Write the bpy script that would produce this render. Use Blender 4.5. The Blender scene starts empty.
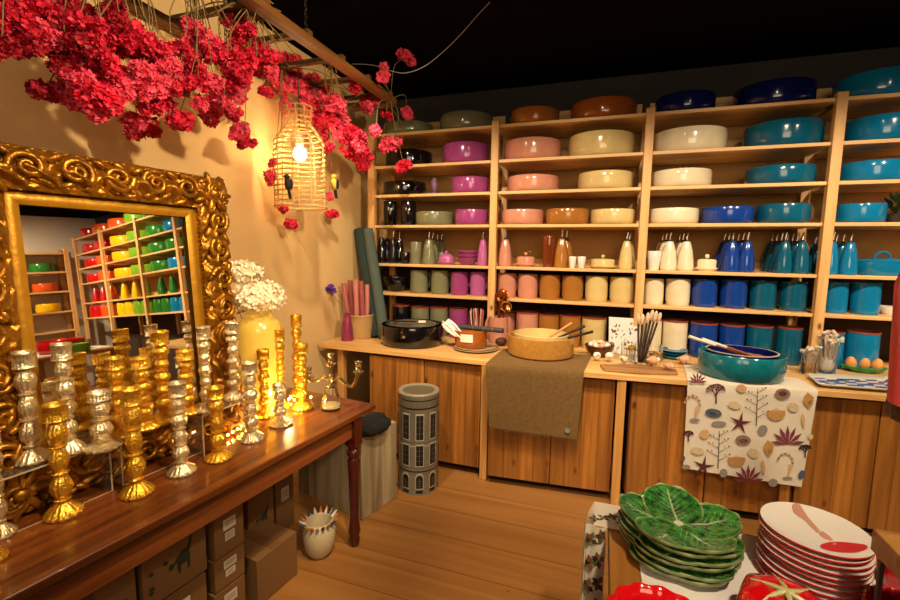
import bpy, math, random
from mathutils import Vector, Matrix
random.seed(7)
sc = bpy.context.scene
COL = sc.collection
PI = math.pi

# ------------------------------------------------------------------ camera
H = 1.38                      # eye height
F = 442.0                     # focal length in pixels of a 900 px wide frame
def _n(v):
    l = math.sqrt(sum(a*a for a in v)); return [a/l for a in v]
def _dot(a, b): return sum(p*q for p, q in zip(a, b))
AX = [-a for a in _n((-840-450, 232-300, F))]
AZ = [-a for a in _n((393-450, 4250-300, F))]
_d = _dot(AX, AZ); AZ = _n([z-_d*x for z, x in zip(AZ, AX)])
AY = [AZ[1]*AX[2]-AZ[2]*AX[1], AZ[2]*AX[0]-AZ[0]*AX[2], AZ[0]*AX[1]-AZ[1]*AX[0]]
if AY[2] < 0: AY = [-a for a in AY]
cam_d = bpy.data.cameras.new('camera')
cam = bpy.data.objects.new('camera', cam_d); COL.objects.link(cam)
cam_d.sensor_width = 36; cam_d.lens = 36*F/900; cam_d.clip_start = .02
right = Vector((AX[0], AY[0], AZ[0])); down = Vector((AX[1], AY[1], AZ[1])); fwd = Vector((AX[2], AY[2], AZ[2]))
m = Matrix((right, -down, -fwd)).transposed().to_4x4(); m.translation = (0, 0, H)
cam.matrix_world = m
sc.camera = cam

def ray(px, py):
    r = (px-450, py-300, F); return Vector((_dot(r, AX), _dot(r, AY), _dot(r, AZ)))
def P(px, py, x=None, y=None, z=None):
    """point of the real surface x=, y= or z= that was measured at this spot"""
    r = ray(px, py)
    t = x/r.x if x is not None else y/r.y if y is not None else (z-H)/r.z
    return Vector((r.x*t, r.y*t, r.z*t+H))
def RAD(pl, pr, py, cx, cy):
    """radius of an upright round thing centred at (cx, cy) whose outline was measured from pl to pr"""
    a, b = ray(pl, py), ray(pr, py)
    return math.hypot(cx, cy)*math.sin(abs(math.atan2(a.x, a.y)-math.atan2(b.x, b.y))/2)
def MIDX(pl, pr, py, cy):
    a, b = ray(pl, py), ray(pr, py); t = (math.atan2(a.x, a.y)+math.atan2(b.x, b.y))/2
    return cy*math.tan(t)
def PP(px, py, p0, N):
    r = ray(px, py); o = Vector((0, 0, H))
    return o + r*((Vector(p0)-o).dot(N)/r.dot(N))

# ------------------------------------------------------------------ materials
_M = {}
def lin(c):
    if isinstance(c, str):
        c = [int(c[i:i+2], 16)/255 for i in (0, 2, 4)]
    return tuple(((v/12.92) if v <= .04045 else ((v+.055)/1.055)**2.4) for v in c)+(1,)
def mat(name, col='888888', rough=.5, metal=0., coat=0., spec=.5, var=.12, vscale=6., bump=0., bscale=40.,
        emit=None, estr=0., trans=0., ior=1.45, alpha=1., sheen=0., sub=0., island=0.):
    if name in _M: return _M[name]
    mt = bpy.data.materials.new(name); mt.use_nodes = True
    nt = mt.node_tree; b = nt.nodes['Principled BSDF']
    c = lin(col)
    b.inputs['Roughness'].default_value = rough; b.inputs['Metallic'].default_value = metal
    b.inputs['Coat Weight'].default_value = coat; b.inputs['Coat Roughness'].default_value = .06
    b.inputs['Specular IOR Level'].default_value = spec
    b.inputs['Transmission Weight'].default_value = trans; b.inputs['IOR'].default_value = ior
    b.inputs['Alpha'].default_value = alpha
    b.inputs['Sheen Weight'].default_value = sheen
    if sub: b.inputs['Subsurface Weight'].default_value = sub; b.inputs['Subsurface Scale'].default_value = .01
    b.inputs['Base Color'].default_value = c
    tc = nt.nodes.new('ShaderNodeTexCoord')
    if var > 0:
        nz = nt.nodes.new('ShaderNodeTexNoise'); nz.inputs['Scale'].default_value = vscale; nz.inputs['Detail'].default_value = 4
        nt.links.new(tc.outputs['Object'], nz.inputs['Vector'])
        mx = nt.nodes.new('ShaderNodeMix'); mx.data_type = 'RGBA'
        mx.inputs['A'].default_value = tuple(v*(1-var*2) for v in c[:3])+(1,)
        mx.inputs['B'].default_value = tuple(min(1, v*(1+var)) for v in c[:3])+(1,)
        nt.links.new(nz.outputs['Fac'], mx.inputs['Factor'])
        out = mx.outputs['Result']
        if island:
            g = nt.nodes.new('ShaderNodeNewGeometry'); hs = nt.nodes.new('ShaderNodeHueSaturation')
            mr = nt.nodes.new('ShaderNodeMapRange'); mr.inputs['To Min'].default_value = 1-island; mr.inputs['To Max'].default_value = 1+island
            nt.links.new(g.outputs['Random Per Island'], mr.inputs['Value']); nt.links.new(mr.outputs['Result'], hs.inputs['Value'])
            nt.links.new(out, hs.inputs['Color']); out = hs.outputs['Color']
        nt.links.new(out, b.inputs['Base Color'])
    if bump > 0:
        n2 = nt.nodes.new('ShaderNodeTexNoise'); n2.inputs['Scale'].default_value = bscale; n2.inputs['Detail'].default_value = 3
        bp = nt.nodes.new('ShaderNodeBump'); bp.inputs['Strength'].default_value = bump; bp.inputs['Distance'].default_value = .01
        nt.links.new(tc.outputs['Object'], n2.inputs['Vector'])
        nt.links.new(n2.outputs['Fac'], bp.inputs['Height']); nt.links.new(bp.outputs['Normal'], b.inputs['Normal'])
    if emit:
        b.inputs['Emission Color'].default_value = lin(emit); b.inputs['Emission Strength'].default_value = estr
    _M[name] = mt
    return mt

def wood(name, light, dark, axis='X', plank=None, pw=.09, rough=.45, knots=.0, coat=0., grain=1., knotcol='5a2c10', pvar=.35, dist=.6, tilt=0.):
    """planked timber: grain runs along `axis`, boards are pw wide along `plank`"""
    if name in _M: return _M[name]
    mt = bpy.data.materials.new(name); mt.use_nodes = True
    nt = mt.node_tree; N = nt.nodes; L = nt.links; b = N['Principled BSDF']
    b.inputs['Roughness'].default_value = rough; b.inputs['Coat Weight'].default_value = coat
    tc = N.new('ShaderNodeTexCoord'); mp = N.new('ShaderNodeMapping')
    s = [28*grain]*3; s['XYZ'.index(axis)] = 1.3*grain
    mp.inputs['Scale'].default_value = s; mp.inputs['Rotation'].default_value = (tilt, tilt*.6, 0)
    L.new(tc.outputs['Object'], mp.inputs['Vector'])
    off = mp.outputs['Vector']; rnd = None
    sep = N.new('ShaderNodeSeparateXYZ'); L.new(tc.outputs['Object'], sep.inputs[0])
    if plank:
        dv = N.new('ShaderNodeMath'); dv.operation = 'DIVIDE'; dv.inputs[1].default_value = pw
        L.new(sep.outputs['XYZ'.index(plank)], dv.inputs[0])
        fl = N.new('ShaderNodeMath'); fl.operation = 'FLOOR'; L.new(dv.outputs[0], fl.inputs[0])
        wn = N.new('ShaderNodeTexWhiteNoise'); wn.noise_dimensions = '1D'; L.new(fl.outputs[0], wn.inputs['W'])
        rnd = wn.outputs['Value']
        ad = N.new('ShaderNodeVectorMath'); ad.operation = 'MULTIPLY_ADD'
        ad.inputs[1].default_value = (37, 37, 37)
        L.new(wn.outputs['Color'], ad.inputs[0]); L.new(off, ad.inputs[2]); off = ad.outputs[0]
    n1 = N.new('ShaderNodeTexNoise'); n1.inputs['Scale'].default_value = 1.; n1.inputs['Detail'].default_value = 5; n1.inputs['Distortion'].default_value = dist
    L.new(off, n1.inputs['Vector'])
    rp = N.new('ShaderNodeValToRGB'); rp.color_ramp.elements[0].position = .32; rp.color_ramp.elements[1].position = .68
    rp.color_ramp.elements[0].color = lin(dark); rp.color_ramp.elements[1].color = lin(light)
    L.new(n1.outputs['Fac'], rp.inputs['Fac']); out = rp.outputs['Color']
    if rnd is not None:
        hs = N.new('ShaderNodeHueSaturation'); mr = N.new('ShaderNodeMapRange')
        mr.inputs['To Min'].default_value = 1-pvar; mr.inputs['To Max'].default_value = 1+pvar*.5
        L.new(rnd, mr.inputs['Value']); L.new(mr.outputs['Result'], hs.inputs['Value']); L.new(out, hs.inputs['Color']); out = hs.outputs['Color']
        fr = N.new('ShaderNodeMath'); fr.operation = 'FRACT'; L.new(dv.outputs[0], fr.inputs[0])
        lt = N.new('ShaderNodeMath'); lt.operation = 'LESS_THAN'; lt.inputs[1].default_value = .02; L.new(fr.outputs[0], lt.inputs[0])
        mx = N.new('ShaderNodeMix'); mx.data_type = 'RGBA'; mx.inputs['B'].default_value = tuple(v*.55 for v in lin(dark)[:3])+(1,)
        L.new(lt.outputs[0], mx.inputs['Factor']); L.new(out, mx.inputs['A']); out = mx.outputs['Result']
    if knots:
        m2 = N.new('ShaderNodeMapping'); s2 = [9.]*3; s2['XYZ'.index(axis)] = 4.5; m2.inputs['Scale'].default_value = s2
        L.new(tc.outputs['Object'], m2.inputs['Vector'])
        vo = N.new('ShaderNodeTexVoronoi'); vo.inputs['Scale'].default_value = 1.; L.new(m2.outputs['Vector'], vo.inputs['Vector'])
        r2 = N.new('ShaderNodeValToRGB'); r2.color_ramp.elements[0].position = .07*knots; r2.color_ramp.elements[1].position = .17*knots
        r2.color_ramp.elements[0].color = (1, 1, 1, 1); r2.color_ramp.elements[1].color = (0, 0, 0, 1)
        L.new(vo.outputs['Distance'], r2.inputs['Fac'])
        mx2 = N.new('ShaderNodeMix'); mx2.data_type = 'RGBA'; mx2.inputs['B'].default_value = lin(knotcol)
        L.new(r2.outputs['Color'], mx2.inputs['Factor']); L.new(out, mx2.inputs['A']); out = mx2.outputs['Result']
    L.new(out, b.inputs['Base Color'])
    bp = N.new('ShaderNodeBump'); bp.inputs['Strength'].default_value = .12; bp.inputs['Distance'].default_value = .004
    L.new(n1.outputs['Fac'], bp.inputs['Height']); L.new(bp.outputs['Normal'], b.inputs['Normal'])
    _M[name] = mt
    return mt

def vcol(name, rough=.3, coat=.3, bump=0.):
    """glaze whose painted colours are stored on the mesh"""
    if name in _M: return _M[name]
    mt = bpy.data.materials.new(name); mt.use_nodes = True; nt = mt.node_tree; b = nt.nodes['Principled BSDF']
    at = nt.nodes.new('ShaderNodeVertexColor'); at.layer_name = 'glaze'
    nz = nt.nodes.new('ShaderNodeTexNoise'); nz.inputs['Scale'].default_value = 60
    mx = nt.nodes.new('ShaderNodeMix'); mx.data_type = 'RGBA'; mx.blend_type = 'MULTIPLY'; mx.inputs['Factor'].default_value = .35
    nt.links.new(at.outputs['Color'], mx.inputs['A']); nt.links.new(nz.outputs['Fac'], mx.inputs['B'])
    nt.links.new(mx.outputs['Result'], b.inputs['Base Color'])
    b.inputs['Roughness'].default_value = rough; b.inputs['Coat Weight'].default_value = coat; b.inputs['Coat Roughness'].default_value = .08
    _M[name] = mt; return mt

# ------------------------------------------------------------------ mesh building
class MB:
    def __init__(s): s.v = []; s.f = []; s.m = []; s.c = []
    def add(s, pts): i = len(s.v); s.v += [tuple(p) for p in pts]; return i
    def face(s, idx, m=0): s.f.append(tuple(idx)); s.m.append(m)
    def poly(s, pts, m=0):
        i = s.add(pts); s.face(range(i, i+len(pts)), m)
    def box(s, c, d, m=0, R=None):
        c = Vector(c); o = []
        for z in (-.5, .5):
            for y in (-.5, .5):
                for x in (-.5, .5):
                    p = Vector((x*d[0], y*d[1], z*d[2])); o.append(c+(R @ p if R else p))
        i = s.add(o)
        for q in ((0, 2, 3, 1), (4, 5, 7, 6), (0, 1, 5, 4), (2, 6, 7, 3), (0, 4, 6, 2), (1, 3, 7, 5)): s.face([i+k for k in q], m)
        return s
    def prism(s, poly, z0, z1, m=0):
        n = len(poly); i = s.add([(p[0], p[1], z0) for p in poly]+[(p[0], p[1], z1) for p in poly])
        s.face([i+k for k in range(n)][::-1], m); s.face([i+n+k for k in range(n)], m)
        for k in range(n): s.face((i+k, i+(k+1) % n, i+n+(k+1) % n, i+n+k), m)
        return s
    def lathe(s, prof, seg=32, c=(0, 0, 0), m=0, sx=1, sy=1, rmod=None, R=None, mf=None):
        c = Vector(c); rings = []
        for k, (r, z) in enumerate(prof):
            if r < 1e-6:
                p = Vector((0, 0, z)); rings.append([s.add([c+(R @ p if R else p)])]*seg)
            else:
                o = []
                for j in range(seg):
                    a = 2*PI*j/seg; rr = r*(rmod(a, k) if rmod else 1)
                    p = Vector((rr*math.cos(a)*sx, rr*math.sin(a)*sy, z)); o.append(c+(R @ p if R else p))
                i = s.add(o); rings.append(list(range(i, i+seg)))
        for k in range(len(prof)-1):
            A, B = rings[k], rings[k+1]; mm = mf(k) if mf else m
            for j in range(seg):
                q = [A[j], A[(j+1) % seg], B[(j+1) % seg], B[j]]
                u = []
                for t in q:
                    if t not in u: u.append(t)
                if len(u) > 2: s.face(u, mm)
        return s
    def tube(s, pts, r, seg=8, m=0, closed=False, cap=True):
        pts = [Vector(p) for p in pts]; n = len(pts)
        rs = r if isinstance(r, (list, tuple)) else [r]*n
        rings = []; up = None
        for k in range(n):
            if closed: t = pts[(k+1) % n]-pts[k-1]
            else: t = pts[min(k+1, n-1)]-pts[max(k-1, 0)]
            if t.length < 1e-9: t = Vector((0, 0, 1))
            t.normalize()
            if up is None:
                up = t.orthogonal().normalized()
            else:
                up = (up-t*up.dot(t))
                up = up.normalized() if up.length > 1e-6 else t.orthogonal().normalized()
            w = t.cross(up)
            rings.append(s.add([pts[k]+(up*math.cos(2*PI*j/seg)+w*math.sin(2*PI*j/seg))*rs[k] for j in range(seg)]))
        for k in range(n if closed else n-1):
            a, b2 = rings[k], rings[(k+1) % n]
            for j in range(seg): s.face((a+j, a+(j+1) % seg, b2+(j+1) % seg, b2+j), m)
        if cap and not closed:
            s.face([rings[0]+j for j in range(seg)][::-1], m); s.face([rings[-1]+j for j in range(seg)], m)
        return s
    def ball(s, c, r, seg=12, m=0, R=None, rmod=None):
        rx, ry, rz = r if isinstance(r, (tuple, list)) else (r, r, r)
        n = max(4, seg//2)
        prof = [(math.sin(PI*k/n), -rz*math.cos(PI*k/n)) for k in range(n+1)]
        prof[0] = (0, -rz); prof[-1] = (0, rz)
        return s.lathe(prof, seg, c, m, rx, ry, R=R, rmod=rmod)
    def grid(s, fn, nu, nv, m=0, mf=None):
        i = s.add([fn(u/nu, v/nv) for v in range(nv+1) for u in range(nu+1)])
        for v in range(nv):
            for u in range(nu):
                a = i+v*(nu+1)+u
                s.face((a, a+1, a+nu+2, a+nu+1), mf(u/nu, v/nv) if mf else m)
        return s
    def xf(s, M): s.v = [tuple(M @ Vector(p)) for p in s.v]; return s
    def mesh(s, name, mats, ang=40, cols=None):
        me = bpy.data.meshes.new(name); me.from_pydata(s.v, [], s.f)
        for t in (mats if isinstance(mats, (list, tuple)) else [mats]): me.materials.append(t)
        me.polygons.foreach_set('material_index', s.m)
        me.polygons.foreach_set('use_smooth', [True]*len(s.f))
        if cols:
            ca = me.color_attributes.new('glaze', 'FLOAT_COLOR', 'POINT')
            for k, c in enumerate(cols): ca.data[k].color = c
        me.update()
        try: me.set_sharp_from_angle(angle=math.radians(ang))
        except Exception: pass
        return me
    def build(s, name, mats, parent=None, loc=(0, 0, 0), rot=None, ang=40, bevel=0, solid=0, cols=None):
        o = bpy.data.objects.new(name, s.mesh(name, mats, ang, cols)); COL.objects.link(o)
        o.location = loc
        if rot is not None: o.rotation_euler = rot
        if parent: o.parent = parent
        if solid: q = o.modifiers.new('thickness', 'SOLIDIFY'); q.thickness = solid; q.offset = 0
        if bevel: q = o.modifiers.new('bevel', 'BEVEL'); q.width = bevel; q.segments = 2; q.limit_method = 'ANGLE'
        return o
def put(name, me, parent=None, loc=(0, 0, 0), rot=(0, 0, 0), scale=(1, 1, 1)):
    o = bpy.data.objects.new(name, me); COL.objects.link(o); o.location = loc; o.rotation_euler = rot; o.scale = scale
    if parent: o.parent = parent
    return o
def tag(o, label, cat, group=None, kind=None):
    o['label'] = label; o['category'] = cat
    if group: o['group'] = group
    if kind: o['kind'] = kind
    return o
def thing(name, label, cat, loc=(0, 0, 0), rz=0, group=None):
    o = bpy.data.objects.new(name, None); COL.objects.link(o); o.location = loc; o.rotation_euler = (0, 0, rz)
    o.empty_display_size = .05
    return tag(o, label, cat, group)
def struct(o): o['kind'] = 'structure'; return o
def rotz(a): return Matrix.Rotation(a, 3, 'Z')
def eul(x, y, z): return Matrix.Rotation(z, 3, 'Z') @ Matrix.Rotation(y, 3, 'Y') @ Matrix.Rotation(x, 3, 'X')
def dup(root, loc, label, group=None, rz=None):
    r = root.copy(); COL.objects.link(r); r.location = loc; r['label'] = label
    if rz is not None: r.rotation_euler = (0, 0, rz)
    if group: r['group'] = group
    for ch in list(root.children):
        c = ch.copy(); COL.objects.link(c); c.parent = r
        for g in list(ch.children):
            d = g.copy(); COL.objects.link(d); d.parent = c
    return r
def catmull(pts, n=6):
    pts = [Vector(p) for p in pts]; out = []
    for i in range(len(pts)-1):
        p0 = pts[max(i-1, 0)]; p1 = pts[i]; p2 = pts[i+1]; p3 = pts[min(i+2, len(pts)-1)]
        for k in range(n):
            t = k/n
            out.append(.5*((2*p1)+(p2-p0)*t+(2*p0-5*p1+4*p2-p3)*t*t+(3*p1-p0-3*p2+p3)*t**3))
    out.append(pts[-1]); return out
# ------------------------------------------------------------------ shared materials
pine = wood('pine shelf', 'e6bd7e', 'c89552', 'X', rough=.5, knots=.5, knotcol='8a5222')
pine_post = wood('pine post', 'e4b878', 'c58f4c', 'Z', rough=.5, knots=.7, knotcol='7a451c')
counter_m = wood('counter board', 'e8bc78', 'cf9a55', 'X', 'Y', .14, rough=.4, pvar=.1)
door_m = wood('cabinet pine', 'bc7a32', '86501a', 'Z', 'X', .085, rough=.42, knots=.8, knotcol='5a2a0c', pvar=.3, coat=.15)
floor_m = wood('oak floor', 'a6733a', '8a5a28', 'X', 'Y', .21, rough=.45, knots=.3, knotcol='6a4018', grain=.5, pvar=.09, coat=.1)
mahog = wood('mahogany', '8a4a22', '4c200c', 'Y', rough=.3, coat=.4)
mahog_leg = mat('red brown lacquer', '4a1710', .3, coat=.4)
dark_wood = wood('dark trellis wood', '8a5a2c', '5c3817', 'Y', rough=.6)
steel = mat('steel', 'cfcac0', .2, 1., var=.03)
cork = mat('dark stopper', '1c1614', .6)
clay = mat('bare terracotta rim', '8e3a22', .6)
gold_glass = mat('gold mercury glass', 'f4b42e', .16, .78, coat=.6, var=.2, vscale=30, bump=.5, bscale=110)
silver_glass = mat('silver mercury glass', 'f4dcb0', .15, .8, coat=.6, var=.18, vscale=30, bump=.5, bscale=110)
glass = mat('clear glass', 'ffffff', .02, trans=1., var=0, ior=1.45)
white_p = mat('white paper', 'ece4d4', .7, var=.04)
cream_wall = mat('plaster cream', 'e8c284', .85, var=.07, vscale=2.2, bump=.08, bscale=8)
black_m = mat('black', '0b0a0a', .5)

# ------------------------------------------------------------------ setting
XW, YB, ZC = -1.84, 3.43, 2.6
XR, YF = 5.3, -2.4
struct(MB().box(((XW+XR)/2, (YB+YF)/2, -.05), (XR-XW+.4, YB-YF+.4, .1)).build('floor', floor_m))
struct(MB().box(((XW+XR)/2, (YB+YF)/2, ZC+.05), (XR-XW+.4, YB-YF+.4, .1)).build('ceiling', mat('ceiling black', '120e0d', 1., spec=0., var=.2, bump=.2, bscale=20)))
struct(MB().box((XW-.05, (YB+YF)/2, ZC/2), (.1, YB-YF+.2, ZC)).build('wall_left', cream_wall))
back_m = mat('back wall tan', 'b8925c', .85, var=.1, vscale=3)
grey_m = mat('back wall charcoal', '383534', .9, var=.15, vscale=3)
wb = MB(); wb.box(((XW+XR)/2, YB+.05, .64), (XR-XW+.2, .1, 1.28), 2); wb.box(((XW+XR)/2, YB+.05, 1.81), (XR-XW+.2, .1, 1.06), 0); wb.box(((XW+XR)/2, YB+.05, 2.47), (XR-XW+.2, .1, .26), 1)
struct(wb.build('wall_back', [back_m, grey_m, mat('back wall dark brown', '3a2818', .85, var=.2, vscale=3)]))
wr = MB(); wr.box((XR+.05, (YB+YF)/2, ZC/2), (.1, YB-YF+.2, ZC))
struct(wr.build('wall_right', mat('white plaster', 'cfc4b2', .9, var=.04)))
struct(MB().box(((XW+XR)/2, YF-.05, ZC/2), (XR-XW+.2, .1, ZC)).build('wall_front', mat('shop front plaster', 'b8a488', .9, var=.06)))

# ------------------------------------------------------------------ back shelving
YS, DEP = 3.0, .42
PXS = [-1.697, -.755, .199, 1.135, 2.08, 3.0, 4.05, 4.95]      # left faces of the uprights
PW = .05
SZ = [2.226, 1.996, 1.786, 1.563, 1.276, 1.055]
ZCT = .74
ROWS = ['top shelf', 'second shelf from the top', 'third shelf from the top', 'fourth shelf from the top',
        'bottle shelf', 'upper jug shelf', 'counter']
BAYS = ['leftmost bay', 'second bay', 'third bay', 'rightmost bay']
for half, (a, b, lab) in enumerate(((0, 3, 'tall pale pine shelving filled with coloured pottery along the back wall'),
                                    (3, 7, 'tall pine shelving with red to turquoise pottery, seen in the gilt mirror'))):
    T = thing('shelving_unit', lab, 'shelf', (PXS[a], YS, ZCT if half == 0 else ZCT))
    ox, oy, oz = T.location
    for k in range(a, b+1):
        if half == 1 and k == a: continue
        for yy in (YS+.02, YS+DEP-.05):
            MB().box((PW/2, 0, (2.25-ZCT)/2), (PW, .044, 2.25-ZCT)).build('post', pine_post, T, (PXS[k]-ox, yy-oy, 0), bevel=.003)
    hi = b if half == 0 else b
    for k in range(a, hi):
        x0, x1 = PXS[k]+PW, PXS[k+1]
        for z in SZ:
            MB().box((0, 0, -.010), (x1-x0, DEP-.02, .020)).build('shelf', pine, T, ((x0+x1)/2-ox, YS+DEP/2+.004-oy, z-oz), bevel=.002)
        MB().box((0, 0, 0), (x1-x0, .012, .17)).build('back_board', pine, T, ((x0+x1)/2-ox, YB-.012-oy, SZ[0]+.085-oz))
        for z in SZ[1:5]: MB().box((0, 0, 0), (x1-x0, .012, .055)).build('back_board', pine, T, ((x0+x1)/2-ox, YB-.012-oy, z+.0275-oz))
# right-hand visible bay (between fourth and fifth upright) belongs to the second unit

# ------------------------------------------------------------------ pottery kinds
GL = dict(sage='78795a', black='0e0d10', magenta='983f78', orchid='b25c94', pink='cc8a70', brown='a06022', caramel='a0682a', rust='98521f',
          yellow='d4bb7c', ivory='e6d6b2', navy='0a1458', cobalt='123c90', teal='0a5874', turquoise='0c78a8', white='e8e2d4',
          red='c01418', orange='e0581c', lemon='f0c010', green='2a7a28', lime='7aac28')
def glaze(c): return mat('glaze '+c, GL[c], .16 if c != 'black' else .1, coat=.5, var=.14, vscale=9)
_cache = {}
def bowl_mesh(r, h, c, sy):
    k = ('bowl', round(r, 3), round(h, 3), c, round(sy, 2))
    if k not in _cache:
        pr = [(0, .012), (r*.82, .012), (r*.86, 0), (r*.93, .004), (r*.972, h*.1), (r*.995, h*.3), (r, h*.7), (r*.992, h*.95), (r*.975, h), (r*.95, h*.97),
              (r*.945, h*.6), (r*.93, h*.25), (r*.86, h*.14), (0, h*.12)]
        _cache[k] = MB().lathe(pr, 56, sy=sy).mesh('wide_bowl', glaze(c), 50)
    return _cache[k]
def span(xl, xr, yc, ybase):
    cx = MIDX(xl, xr, ybase, yc); return cx, RAD(xl, xr, ybase, cx, yc)
COLN = dict(sage='sage green', magenta='magenta', orchid='orchid pink', pink='salmon pink', brown='brown', caramel='caramel brown', rust='rust brown', yellow='pale yellow',
            ivory='ivory', navy='navy blue', cobalt='cobalt blue', teal='dark teal', turquoise='bright turquoise', black='glossy black', white='white')
def bowl(xl, xr, yt, row, bay, c, extra='', cat='bowl', dy=0, r=None, front=True):
    z = SZ[row]; rr0 = .2
    yc = YS+.215+dy
    cx, rr = span(xl, xr, yc, yt+9)
    if r: rr = r
    if rr > .15: pass
    sy = min(1, .2/rr)
    yc2 = YS+.02+rr*sy+dy
    cx, rr = span(xl, xr, yc2, yt+9) if not r else (cx, rr)
    yc2 = YS+.012+rr*sy+dy
    top = P((xl+xr)/2, yt, y=yc2-rr*sy*.95 if z > H-.1 else yc2+rr*sy*.9)
    h = max(.05, top.z-z)
    o = put('wide_bowl', bowl_mesh(rr, h, c, sy), None, (cx, yc2, z))
    tag(o, f'wide {COLN[c]} glazed ceramic bowl on the {ROWS[row]}, {BAYS[bay]}{extra}', cat, 'wide ceramic bowls on the upper shelves')
    return o
B = bowl
B(384, 434, 119, 0, 0, 'sage', ', smaller left one'); B(440, 494, 110, 0, 0, 'sage', ', larger right one')
B(510.4, 560, 105.7, 0, 1, 'brown', ', smaller left one'); B(570.6, 637.6, 96.3, 0, 1, 'rust', ', larger right one')
B(655, 716, 90.6, 0, 2, 'navy', ', smaller left one'); B(733, 817, 78.7, 0, 2, 'navy', ', larger right one')
B(832, 925, 68, 0, 3, 'turquoise')
B(386, 433, 148, 1, 0, 'black'); B(443, 490, 141, 1, 0, 'magenta')
B(504, 562, 136.7, 1, 1, 'pink'); B(568.7, 634.8, 130, 1, 1, 'yellow')
B(652.7, 727.8, 126, 1, 2, 'ivory'); B(743, 825, 118.6, 1, 2, 'teal'); B(842, 925, 113, 1, 3, 'turquoise')
B(384, 427, 180, 2, 0, 'black'); B(451.7, 490, 176, 2, 0, 'magenta')
B(507.6, 559.4, 173.9, 2, 1, 'pink'); B(578, 633, 170, 2, 1, 'yellow')
B(650.8, 712, 168, 2, 2, 'ivory'); B(744, 816.6, 164, 2, 2, 'teal'); B(836.5, 910, 159.5, 2, 3, 'turquoise')
B(416, 454, 211, 3, 0, 'sage'); B(455.4, 489, 209, 3, 0, 'magenta')
B(502, 544, 208.8, 3, 1, 'pink'); B(546, 589, 208, 3, 1, 'caramel'); B(590.5, 635, 208.5, 3, 1, 'yellow')
B(648.5, 698.7, 207.5, 3, 2, 'ivory'); B(700.8, 753.9, 205.9, 3, 2, 'cobalt'); B(755, 811, 203, 3, 2, 'teal'); B(833.5, 886.5, 203, 3, 3, 'turquoise')

# ---- jugs
def jug(xl, xr, yt, z, c, label, group, yc, rim=None, hang=.7, yb=None, name='utensil_jug'):
    cx, r = span(xl, xr, yc, yt+14); r *= .99
    top = P((xl+xr)/2, yt, y=yc-r if z+.2 > H else yc+r*.4)
    h = top.z-z
    T = thing(name, label, 'jug', (cx, yc, z), 0, group)
    sp = lambda a, k: 1+(.13 if k in (4, 5, 6, 7) else .05 if k in (3, 8) else 0)*max(0, math.cos(a-PI*.93))**10
    pr = [(0, 0), (r*.92, 0), (r*.97, h*.03), (r, h*.2), (r*.965, h*.82), (r*.955, h*.93), (r*.965, h*.99), (r*.92, h), (r*.89, h*.93), (r*.88, h*.4), (r*.85, h*.06), (0, h*.05)]
    key = ('jug', round(r, 3), round(h, 3), c, rim)
    MB().lathe(pr, 40, rmod=sp).build('body', glaze(c), T)
    if rim:
        rp = [(r*.97, h*.972), (r*.977, h*.99), (r*.967, h*1.012), (r*.92, h*1.018), (r*.89, h*1.0), (r*.885, h*.96)]
        MB().lathe(rp, 40, rmod=lambda a, k: 1+.13*max(0, math.cos(a-PI*.93))**10).build('rim', clay, T)
    a = hang
    hp = [(r*.9, h*.85), (r*1.2, h*.86), (r*1.38, h*.7), (r*1.36, h*.45), (r*1.18, h*.26), (r*.93, h*.2)]
    MB().tube(catmull([(q*math.cos(a), q*math.sin(a), zz) for q, zz in hp], 5), .011, 8).build('handle', glaze(c), T)
    return T
YJ = YS+.125
G6 = 'utensil jugs on the upper jug shelf'
J6 = [(410, 428.3, 270, 'sage', 0, 'left one of two'), (430.8, 449, 270.5, 'sage', 0, 'right one of two'), (450.5, 468.8, 271.7, 'magenta', 0, ''), (470, 486, 272, 'orchid', 0, ''),
      (497.5, 516.5, 273, 'pink', 1, 'left one of two'), (518, 538, 274, 'pink', 1, 'right one of two'), (539.5, 560.5, 274.7, 'caramel', 1, 'left one of two'),
      (562, 583.5, 275.5, 'caramel', 1, 'right one of two'), (585.5, 608, 276, 'yellow', 1, 'left one of two'), (610, 634, 276.8, 'yellow', 1, 'right one of two'),
      (643.5, 664, 278.5, 'ivory', 2, 'left one of two'), (666, 690.5, 278.8, 'ivory', 2, 'right one of two'), (692, 718, 279, 'cobalt', 2, 'left one of two'),
      (720.5, 748, 279.6, 'cobalt', 2, 'right one of two'), (750, 777, 280.6, 'teal', 2, 'left one of two'), (780, 808, 281.4, 'teal', 2, 'right one of two'),
      (823.5, 849, 282, 'turquoise', 3, 'left one of two'), (850.5, 882, 282.6, 'turquoise', 3, 'right one of two')]
for xl, xr, yt, c, bay, w in J6:
    jug(xl, xr, yt, SZ[5], c, f'{COLN[c]} ceramic jug on the upper jug shelf, {BAYS[bay]}' + (', '+w if w else ''), G6, YJ, hang=.9)
G7 = 'terracotta rimmed jugs on the counter'
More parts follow.
